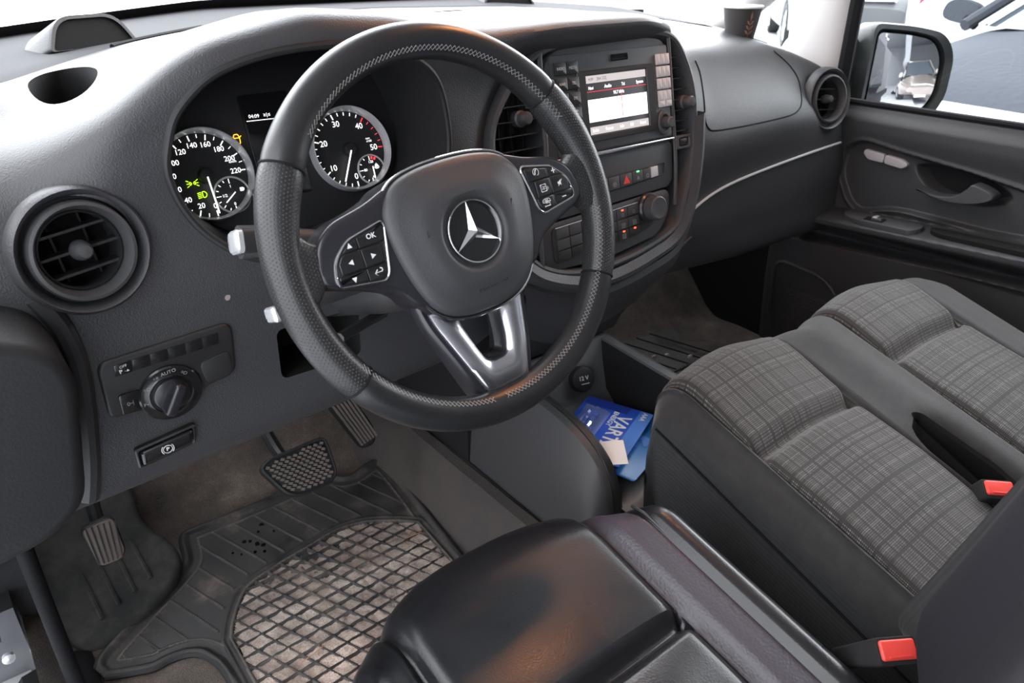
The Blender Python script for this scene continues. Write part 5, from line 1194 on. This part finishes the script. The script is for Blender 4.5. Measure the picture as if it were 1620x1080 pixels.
PO = rpoly([(.325, .555), (.335, .50), (.285, .415), (.20, .447), (.0, .443), (-.10, .452), (-.135, .49), (-.07, .530), (.06, .548), (.20, .562), (.29, .575)], [.03, .03, .03, .05, .05, .05, .05, .05, .05, .05, .03], 6)
PO = [(y, z) for y, z in ccw([(-y, z) for y, z in PO])]
sdp = sd_poly([(-a, c) for a, c in PO], Yg, Zg)
Xg = door_x(Yg, Zg) + .010 * sstep(.004, -.004, sdp) - .0035 * np.exp(-((sdp - .004) / .005) ** 2)
cupo = smooth_loop([(.172, .540), (.11, .552), (.04, .545), (-.015, .520), (.0, .498), (.06, .486), (.13, .496)], 5)
sdc = sd_poly(cupo, Yg, Zg); Xg = Xg + .035 * sstep(.003, -.013, sdc)
b = MB(); b.grid(np.stack([Xg, Yg, Zg], -1), flip=True); b.build('door_panel', M_['dashlow'], dr_, world=True, sharp=50)
b = MB(); q = [(y, .016 + z) for y, z in []]
pts = [(float(door_x(np.array(y), np.array(.645))) + .001, y, .648) for y in np.linspace(-.62, .42, 30)]; b.tube(pts, .007, seg=8); b.build('window_seal', M_['seal'], dr_, world=True)
# pull handle across the cup
ho = [(.148, .505), (.12, .5005), (.095, .500), (.07, .507), (.052, .524), (.042, .535), (.012, .528), (.000, .519), (.010, .508), (.04, .497), (.08, .492), (.12, .497)]
b = MB(); q = ccw(smooth_loop([(-y, z) for y, z in ho], 4)); L = []
for d, k in ((-.022, 0), (.006, 0), (.010, .0006), (.012, .0018)): L.append([(u, v, d) for u, v in inset(q, k)])
b.rings(L, cap0=True); b.xf(FR((.832, 0, 0), (0, -1, 0), (0, 0, 1))); b.build('door_handle', M_['panel'], dr_, world=True)
def on_door(out, mt_, name, d0, d1, parent=None, bev=.002):
    c = Vector((sum(p[0] for p in out) / len(out), sum(p[1] for p in out) / len(out))); x = float(door_x(np.array(c.x), np.array(c.y)))
    b = MB(); b.prism([(-(y - c.x), z - c.y) for y, z in out], d0, d1, bev, 3); b.xf(FR((x, c.x, c.y), (0, -1, 0), (0, 0, 1))); return b.build(name, mt_, parent or dr_, world=True)
lb = on_door(rpoly([(.288, .548), (.285, .557), (.240, .553), (.240, .534), (.276, .536)], .005), mat('lock_grey', (.36, .34, .35), .5), 'lock_button', -.03, .000)
on_door(rpoly([(.239, .553), (.200, .549), (.186, .540), (.198, .530), (.239, .534)], .005), mat('lock_grey', (.36, .34, .35), .5), 'lock_button', -.03, .000)
# window switch on the armrest
M = FR((.800, .205, .4260), (-.03, -1, .06), (1, -.03, .10))
b = MB(); b.prism(rpoly([(-.085, .024), (-.070, -.006), (-.03, -.020), (.085, -.020), (.098, .000), (.092, .026)], [.012, .02, .02, .012, .015, .008], 5), -.012, .002, .0012); b.xf(M); sp_ = b.build('switch_plate', M_['panel'], dr_, world=True)
b = MB(); b.prism(rrect(-.022, .020, -.010, .010, .002), .0, .0032, .0005); b.xf(M); b.build('switch_well', M_['void'], dr_, world=True)
b = MB(); b.prism(rrect(-.006, .017, -.0085, .0085, .003), .002, .0095, .004, 4); b.xf(M); b.build('window_switch', M_['panel'], dr_, world=True)
b = MB(); b.prism(rrect(-.004, .006, -.0080, .0080, .002), .0085, .0100, .001); b.xf(M); b.build('switch_tip', M_['silver'], dr_, world=True)
b = MB(); b.prism(rpoly([(.105, .026), (.115, .006), (.14, -.004), (.40, -.010), (.40, .026)], [.01, .015, .02, .004, .004], 5), -.012, .0015, .001); b.xf(M); b.build('grip_recess_shade', M_['void'], dr_, world=True)  # near-black flat sheet standing in for the shade inside the grip recess
# loudspeaker grille low on the door
o = rpoly([(.425, .275), (.285, .265), (.235, .20), (.25, .08), (.36, .03), (.43, .10)], [.03, .04, .04, .05, .05, .05], 6)
gsp, nt, bb = nodes('grille_mesh'); setc(bb, (.02, .02, .021), .55); tc = N(nt, 'ShaderNodeTexCoord'); vv = N(nt, 'ShaderNodeTexVoronoi', i_Scale=260); nt.links.new(tc.outputs['Object'], vv.inputs[0]); bump(nt, bb, vv.outputs[0], .8, .002)
on_door(o, gsp, 'speaker_grille', -.02, .006)
c = Vector((sum(p[0] for p in o) / len(o), sum(p[1] for p in o) / len(o)))
b = MB(); b.tube([(float(door_x(np.array(y), np.array(z))) - .006, y, z) for y, z in o], .005, closed=True, seg=8); b.build('grille_rim', M_['dashlow'], dr_, world=True)
# glass
b = MB(); b.add([(.872, .37, .645), (.872, -.62, .640), (.825, -.62, 1.15), (.805, .16, 1.15), (.835, .34, .86)], [(0, 1, 2, 3, 4)]); b.build('window_glass', M_['glass'], dr_, world=True, smooth=False)
b = MB(); b.tube([(.812, .14, 1.17), (.81, -.1, 1.18), (.81, -.62, 1.18)], .020, seg=10); b.build('window_frame', M_['seal'], dr_, world=True)

# ================================================================== pillars, roof, windscreen
def panel(name, pts, mt_, label, thick=.02, nrm=None):
    V = [Vector(p) for p in pts]; n = nrm or (V[1] - V[0]).cross(V[2] - V[0]).normalized(); m = len(V); b = MB()
    b.add([tuple(v) for v in V] + [tuple(v + n * thick) for v in V], [tuple(range(m))[::-1], tuple(range(m, 2 * m))] + [(i, (i + 1) % m, m + (i + 1) % m, m + i) for i in range(m)]); o = b.build(name, mt_, smooth=False); tag(o, label, None, None, 'structure'); return o
# right pillars: light trim behind the small corner window, dark frame strip, slanting windscreen pillar
def lean(z): return .0 if z < .86 else -.55 * (z - .86)
b = MB(); P = []
for z in np.linspace(.640, 1.24, 20):
    x = .835 - .10 * (z - .64); d = lean(z) - .06 * (z - .64)
    P.append([(x + .03, .375 + d, z), (x + .010, .380 + d, z), (x - .010, .405 + d, z), (x - .016, .45 + d, z), (x - .010, .49 + d, z), (x + .015, .515 + d, z), (x + .045, .52 + d, z)])
b.grid(P); o = b.build('trim_3', M_['pillar'], sharp=60); tag(o, 'light grey pillar trim beside the passenger window', None, None, 'structure')
b = MB(); b.tube([(.848 - .10 * (z - .64), .366 + lean(z) - .06 * (z - .64), z) for z in np.linspace(.64, 1.24, 20)], .014, seg=10); o = b.build('trim_4', M_['seal']); tag(o, 'black door frame strip beside the light pillar', None, None, 'structure')
b = MB(); b.tube([(.86, .76, .765), (.835, .645, .815), (.80, .52, .905), (.75, .28, 1.08), (.70, .05, 1.26)], [.030, .036, .042, .045, .045], seg=12); o = b.build('trim_5', M_['pillar']); tag(o, 'light slanting windscreen pillar trim on the passenger side', None, None, 'structure')
o = panel('window_1', [(.868, .50, .68), (.868, .72, .74), (.825, .62, .84), (.80, .48, .95)], M_['glass'], 'small triangular corner window', .004)
b = MB(); P = []
for i, t in enumerate(np.linspace(0, 1, 12)):
    P.append([(x * (1 - .08 * t), float(baseY(np.array(x))) * 1.0 + .015 - (.62 * t), .815 + .03 * math.cos(x * 1.6) + .44 * t) for x in np.linspace(-.84, .84, 28)])
b.grid(P); o = b.build('window_2', M_['glass']); tag(o, 'wide windscreen above the dashboard', None, None, 'structure')
b = MB(); P = []
for t in (0, 1):
    P.append([(x, float(baseY(np.array(x))) + .004 - (.022 * t), float(np.interp(x, RB[:, 0], RB[:, 2])) - .003 + .019 * t) for x in np.linspace(-.86, .42, 60)])
b.grid(P); o = b.build('trim_6', M_['seal']); tag(o, 'black band along the foot of the windscreen', None, None, 'structure')
b = MB(); P = []
for x in np.linspace(-.82, .82, 12): P.append([(x, .42 - .10 * abs(x), 1.245), (x, .30, 1.275), (x, -.4, 1.30), (x, -1.2, 1.30)])
b.grid(P, flip=True); o = b.build('ceiling', M_['headliner']); tag(o, 'pale roof lining', None, None, 'structure')
panel('wall_back', [(-.86, -.86, .0), (.88, -.86, .0), (.88, -.92, 1.30), (-.86, -.92, 1.30)], mat('bulkhead', (.10, .10, .105), .7), 'grey bulkhead behind the seats', .02)
panel('wall_right', [(.89, -.9, .0), (.89, .6, .0), (.89, .6, .62), (.89, -.9, .62)], M_['seal'], 'dark outer side of the passenger door', .01)
b = MB(); b.tube([(-.83, .46, .70), (-.82, .30, .92), (-.77, .02, 1.24)], .032, seg=10); o = b.build('trim_7', M_['pillar']); tag(o, 'windscreen pillar on the driver side', None, None, 'structure')
# dome lamp at the overhead console
dl = thing('dome_lamp', 'warm dome lamp in the overhead console', 'lamp', FR((.01, .14, 1.266), (1, 0, 0), (0, -1, .05)))
b = MB(); b.prism(rrect(-.12, .12, -.08, .08, .03), -.012, .008, .006, 3, back=True); b.build('lamp_housing', M_['panel'], dl)
b = MB(); b.prism(rrect(-.060, .060, -.038, .038, .02), .006, .014, .004); b.build('lamp_lens', emit('dome_warm', (1, .38, .13), 34), dl)

# ================================================================== exterior mirror
mm = thing('wing_mirror', 'black wing mirror outside the passenger window reflecting parked cars', 'mirror', FR((1.055, .328, .688), (.86, -.51, 0), (.04, .06, 1)))
mo = rpoly([(-.100, -.088), (.050, -.082), (.072, -.045), (.075, .035), (.050, .075), (-.010, .088), (-.092, .095)], [.012, .04, .04, .05, .05, .05, .012], 6); mo = ccw(mo)
ou = [(u * 1.22 + .006, v * 1.17) for u, v in mo]
b = MB(); b.rings([[(u * .55 - .03, v * .60, -.15) for u, v in ou], [(u * .85 - .01, v * .86, -.115) for u, v in ou], [(u, v, -.05) for u, v in ou], [(u * 1.01, v * 1.01, .004) for u, v in ou], [(u * .985, v * .985, .014) for u, v in ou], [(u, v, .010) for u, v in inset(mo, -.004)], [(u, v, -.004) for u, v in inset(mo, -.002)]], cap0=True, cap1=False)
b.build('mirror_housing', mat('mirror_black', (.013, .015, .015), .35, dust=.35, dustcol=(.10, .10, .09), dscale=18), mm)
mo = [(u * .93, v * .95) for u, v in mo]; b = MB(); L = []
for s in np.linspace(1, .06, 14): L.append([(u * s, v * s, .006 - ((u * s) ** 2 + (v * s) ** 2) / 2.2) for u, v in mo])
b.rings(L); b.build('mirror_glass', M_['mirror'], mm, sharp=None)
b = MB(); q = smooth_loop([(-.10, -.09), (-.10, .06), (-.20, .10), (-.26, .02), (-.25, -.09)], 4); b.rings([[(u, v, -.14) for u, v in ccw(q)], [(u, v, -.045) for u, v in ccw(q)], [(u * .97, v * .95, -.035) for u, v in ccw(q)]], cap0=True); b.build('mirror_foot', mat('mirror_black', (.013, .015, .015), .35, dust=.5, dustcol=(.10, .10, .09), dscale=18), mm)

# ================================================================== paper cup on the dashboard
cp_ = thing('coffee_cup', 'dark paper coffee cup with a white rim and a brown leaf standing on the dashboard', 'cup', FR((.630, .485, .776), (1, 0, 0), (0, 1, 0)))
b = MB(); b.lathe([(.0, .0), (.028, .0), (.0285, .003), (.0385, .0600)], 48); b.build('cup_body', mat('cup_dark', (.030, .028, .028), .6), cp_)
b = MB(); b.lathe([(.0385, .0600), (.0402, .0605), (.0408, .0625), (.0400, .0645), (.0385, .0640), (.0370, .056), (.026, .006), (0, .006)], 48); b.build('cup_rim', mat('cup_white', (.85, .85, .83), .6), cp_)
b = MB()
def on_cup(a, z): r = .0285 + .0100 * (z - .003) / .057 + .0004; return (r * math.cos(R_(a)), r * math.sin(R_(a)), z)
ac = -112
for k in range(7):
    s = (-1, 1)[k % 2]; z0 = .012 + (k // 2) * .009; L_ = 17 - (k // 2) * 2
    if k == 6: b.add([on_cup(ac, .036), on_cup(ac - 4, .046), on_cup(ac, .056), on_cup(ac + 4, .046)], [(0, 1, 2, 3)]); continue
    b.add([on_cup(ac, z0), on_cup(ac + s * L_ * .6, z0 + .0015), on_cup(ac + s * L_, z0 + .008), on_cup(ac + s * L_ * .5, z0 + .0075)], [(0, 1, 2, 3)])
b.add([on_cup(ac - .8, .006), on_cup(ac + .8, .006), on_cup(ac + .5, .046), on_cup(ac - .5, .046)], [(0, 1, 2, 3)])
b.build('leaf_emblem', mat('leaf_brown', (.26, .14, .10), .6), cp_, smooth=False)
# ================================================================== outside: wet yard, parked cars, hall
GZ = -.45
b = MB(); g = np.stack(np.meshgrid(np.linspace(-30, 60, 10), np.linspace(-60, 60, 10), indexing='ij'), -1); b.grid(np.concatenate([g, np.full(g.shape[:2] + (1,), GZ)], -1))
gm, nt, bb = nodes('wet_asphalt'); setc(bb, (.55, .56, .58), .35); tc = N(nt, 'ShaderNodeTexCoord'); n_ = N(nt, 'ShaderNodeTexNoise', i_Scale=1.3, i_Detail=8); nt.links.new(tc.outputs['Object'], n_.inputs[0]); r = ramp(nt, n_.outputs[0], [(.35, (.34, .35, .37)), (.6, (.62, .63, .66))]); nt.links.new(r.outputs[0], bb.inputs[0])
o = b.build('ground', gm); tag(o, 'pale wet yard outside', None, None, 'structure')
tyre = mat('tyre', (.02, .02, .02), .7); alloy = mat('alloy', (.55, .56, .58), .3, .8); cglass = mat('car_glass', (.05, .06, .07), .05, 0, .8); ltred = mat('tail_red', (.55, .02, .04), .2); ltw = mat('lamp_clear', (.8, .82, .85), .1, .3)
def car(name, label, M, paint, wet=False, badge=False, tall=0.0, group='parked cars'):
    """a car 4.4 m long, nose towards +x of its frame, z up, built from lofted sections"""
    t = thing(name, label, 'car', M, group)
    # half sections at stations x: (z of sill, z of waist, half width, z of bonnet/deck centre)
    st = [(2.22, .42, .55, .70, .62), (2.12, .30, .66, .80, .74), (1.9, .26, .76, .88, .84), (1.5, .25, .84, .91, .93), (.9, .24, .92, .92, 1.02 + tall * .3), (.3, .24, .95, .92, 1.03 + tall * .3), (-.6, .24, .97, .92, 1.03 + tall * .3), (-1.4, .25, .99, .91, 1.05 + tall * .3), (-1.95, .30, .97, .86, 1.04 + tall * .3), (-2.15, .42, .88, .78, .98 + tall * .3), (-2.2, .5, .75, .70, .85)]
    xs_ = np.linspace(-2.2, 2.22, 70); a = np.array(st)[::-1]
    f = lambda k: interp_s(xs_, a[:, 0], a[:, k], .06)
    S, Wz, HW, C_ = f(1), f(2), f(3), f(4); P = []
    for i, x in enumerate(xs_):
        h_ = []
        for wx in (1.32, -1.30):
            d = abs(x - wx); h_.append(math.sqrt(max(0, .37 ** 2 - d * d)))
        s = max(S[i], .30 + max(h_)) if max(h_) > 0 else S[i]
        s = min(s, Wz[i] - .06)
        half = [(0, s + .0), (HW[i] * .92, s), (HW[i] * .99, s + .04), (HW[i], (s + Wz[i]) / 2), (HW[i] * .985, Wz[i] - .05), (HW[i] * .93, Wz[i]), (HW[i] * .80, Wz[i] + (C_[i] - Wz[i]) * .55), (HW[i] * .45, Wz[i] + (C_[i] - Wz[i]) * .92), (0, C_[i])]
        P.append([(x, -y, z) for y, z in half] + [(x, y, z) for y, z in half[-2:0:-1]])
    b = MB(); b.grid(P, cv=True); b.f += [list(range(len(P[0]))), [(len(P) - 1) * len(P[0]) + k for k in range(len(P[0]))][::-1]]; b.m += [0, 0]; b.build('body', paint, t, sharp=40)
    # greenhouse
    H = 1.46 + tall; b = MB(); L = []
    for z, x0, x1, hw in ((1.0 + tall * .3, -1.95, .95, .84), (1.20 + tall * .5, -1.85, .55, .76), (H - .06, -1.60, .05, .63), (H, -1.40, -.15, .55)):
        L.append([(u, v, z) for u, v in ccw(rrect(x0, x1, -hw, hw, .25, 6))])
    b.rings(L[:3], cap1=False); b.build('windows', cglass, t, sharp=40); b = MB(); b.rings([[(u, v, z - .0) for u, v, z in L[2]], [(u * .98, v * .99, z) for u, v, z in L[3]]]); b.build('roof', paint, t)
    for s in (-1, 1):
        b = MB(); b.tube([(.98, s * .83, 1.0 + tall * .3), (.55, s * .755, 1.21 + tall * .5), (.08, s * .63, H - .05), (-.6, s * .60, H - .01)], .035, seg=8); b.build('window_pillar', paint, t)
        b = MB(); b.tube([(-.45, s * .83, 1.0), (-.50, s * .64, H - .05)], .03, seg=8); b.build('window_pillar', M_['seal'], t)
    for wx in (1.32, -1.30):
        for s in (-1, 1):
            b = MB(); b.lathe([(.20, .02), (.24, .10), (.31, .11), (.33, .08), (.33, -.08), (.30, -.1)], 32); Mw = FR((wx, s * .80, .33), (1, 0, 0), (0, 0, 1) if s < 0 else (0, 0, -1)); b.xf(Mw); w0 = b.build('wheel', tyre, t)
            b = MB(); b.lathe([(.0, .07), (.05, .085), (.19, .06), (.225, .09), (.23, .07)], 30)
            for k in range(5): b.bar((0, 0), (.20 * math.cos(k * 1.2566), .20 * math.sin(k * 1.2566)), .05, .07, .095)
            b.xf(Mw); b.build('rim', alloy, w0)
    for s in (-1, 1):
        b = MB(); o = smooth_loop([(-.10, -.05), (.10, -.07), (.12, .03), (.0, .07), (-.10, .04)], 4); b.rings([[(u * .8, v * .8, -.07) for u, v in ccw(o)], [(u, v, .0) for u, v in ccw(o)], [(u * .9, v * .9, .02) for u, v in ccw(o)]], cap0=True); b.xf(FR((.72, s * 1.03, 1.06 + tall * .3), (0, 1, 0), (0, 0, 1))); b.build('side_mirror', paint, t)
        b = MB(); b.tube([(.75, s * .90, .98), (.74, s * .98, 1.02)], .025, seg=6); b.build('mirror_stalk', M_['seal'], t)
        b = MB(); b.prism(rpoly([(-.20, -.05), (.20, -.02), (.18, .09), (-.16, .06)], .03), -.05, .02, .01); b.xf(FR((2.02, s * .62, .66), (-.55 * s, 1, 0) if s > 0 else (.55, 1, 0), (0, 0, 1))); b.build('headlamp', ltw, t)
        b = MB(); b.prism(rpoly([(-.16, -.09), (.15, -.07), (.16, .09), (-.14, .10)], .03), -.06, .03, .01); b.xf(FR((-2.10, s * .62, .86), (0, -1, 0), (0, 0, 1))); b.build('tail_lamp', ltred, t)
    b = MB(); b.prism(rpoly([(-.42, -.10), (.42, -.10), (.50, .08), (-.50, .08)], .04), -.06, .025, .01); b.xf(FR((2.17, 0, .52), (0, 1, 0), (0, 0, 1))); b.build('grille', M_['plastic'], t)
    b = MB(); b.prism(rrect(-.52, .52, -.018, .018, .01), -.06, .05, .008); b.xf(FR((2.12, 0, .745), (0, 1, 0), (0, 0, 1))); b.build('chrome_bar', M_['silver'], t)
    b = MB(); b.prism(rrect(-.26, .26, -.055, .055, .01), -.03, .03, .004); b.xf(FR((2.17, 0, .36), (0, 1, 0), (0, 0, 1))); b.build('number_plate', ltw, t)
    return t
def CM(x, y, heading): return Matrix.Translation((x, y, GZ)) @ Matrix.Rotation(R_(heading), 4, 'Z')
pb_, nt, bb = nodes('wet_black_paint'); setc(bb, (.050, .055, .064), .75, .0, .03, .0); tc = N(nt, 'ShaderNodeTexCoord'); v_ = N(nt, 'ShaderNodeTexVoronoi', feature='SMOOTH_F1', i_Scale=34); nt.links.new(tc.outputs['Object'], v_.inputs[0]); n_ = N(nt, 'ShaderNodeTexNoise', i_Scale=5, i_Detail=4, i_Distortion=2); nt.links.new(tc.outputs['Object'], n_.inputs[0]); bump(nt, bb, math_(nt, 'MULTIPLY', v_.outputs[0], n_.outputs[0]), .5, .01)
car('parked_car', 'wet dark grey car parked nose first beside the passenger door', CM(5.10, .65, 172), pb_)
car('parked_car', 'white car with red tail lamps parked beyond the dark wet one', CM(11.3, 4.45, 25), mat('white_paint', (.80, .80, .80), .25, 0, .5, .3))
car('parked_car', 'grey car parked far off between the window pillar and the white car', CM(12.3, 7.3, 220), mat('grey_paint', (.10, .105, .11), .45, .2, .4, .0), tall=.25)
car('parked_car', 'brownish grey off road car facing us in the wing mirror', CM(1.9, -9.5, 86), mat('brown_paint', (.22, .19, .17), .3, .4, .5, .4), tall=.25)
# open driver's door, out of view, added to block light from the front left
b = MB(); b.prism(rpoly([(.0, -.42), (.92, -.42), (.95, .20), (.0, .20)], .05), -.05, .05, .02, 3, back=True); b.xf(FR((-.93, .52, .42), (-.90, .44, 0), (0, 0, 1))); o = b.build('added_door', M_['dashlow']); tag(o, 'unseen open driver door, added to block light from the front left', None, None, 'structure')
# hall with lamps, seen only in the mirror
hl = thing('hall', 'pale hall with rows of ceiling lamps reflected in the wing mirror', 'building', Matrix.Translation((3, -20, GZ)))
b = MB(); b.box(-9, 14, -20, -19.8, 0, 6); b.box(-9, 14, -20, 16, 6, 6.2); b.box(13.8, 14, -20, 16, 0, 6)
for k in range(5): b.box(-1.9, -1.6, -18 + k * 7, -17.6 + k * 7, 0, 6)
b.build('shell', mat('hall_paint', (.22, .225, .235), .8), hl)
for r_ in range(2):
    for k in range(9):
        b = MB(); b.lathe([(.0, -.06), (.16, -.05), (.18, 0)], 12, c=(-4.5 + r_ * 3.2, 12 - k * 2.6)); b.xf(Matrix.Translation((0, 0, 5.9))); tag(b.build('hall_lamp', emit('hall_light', (1, 1, .95), 25), hl), None)
bpy.context.view_layer.update()
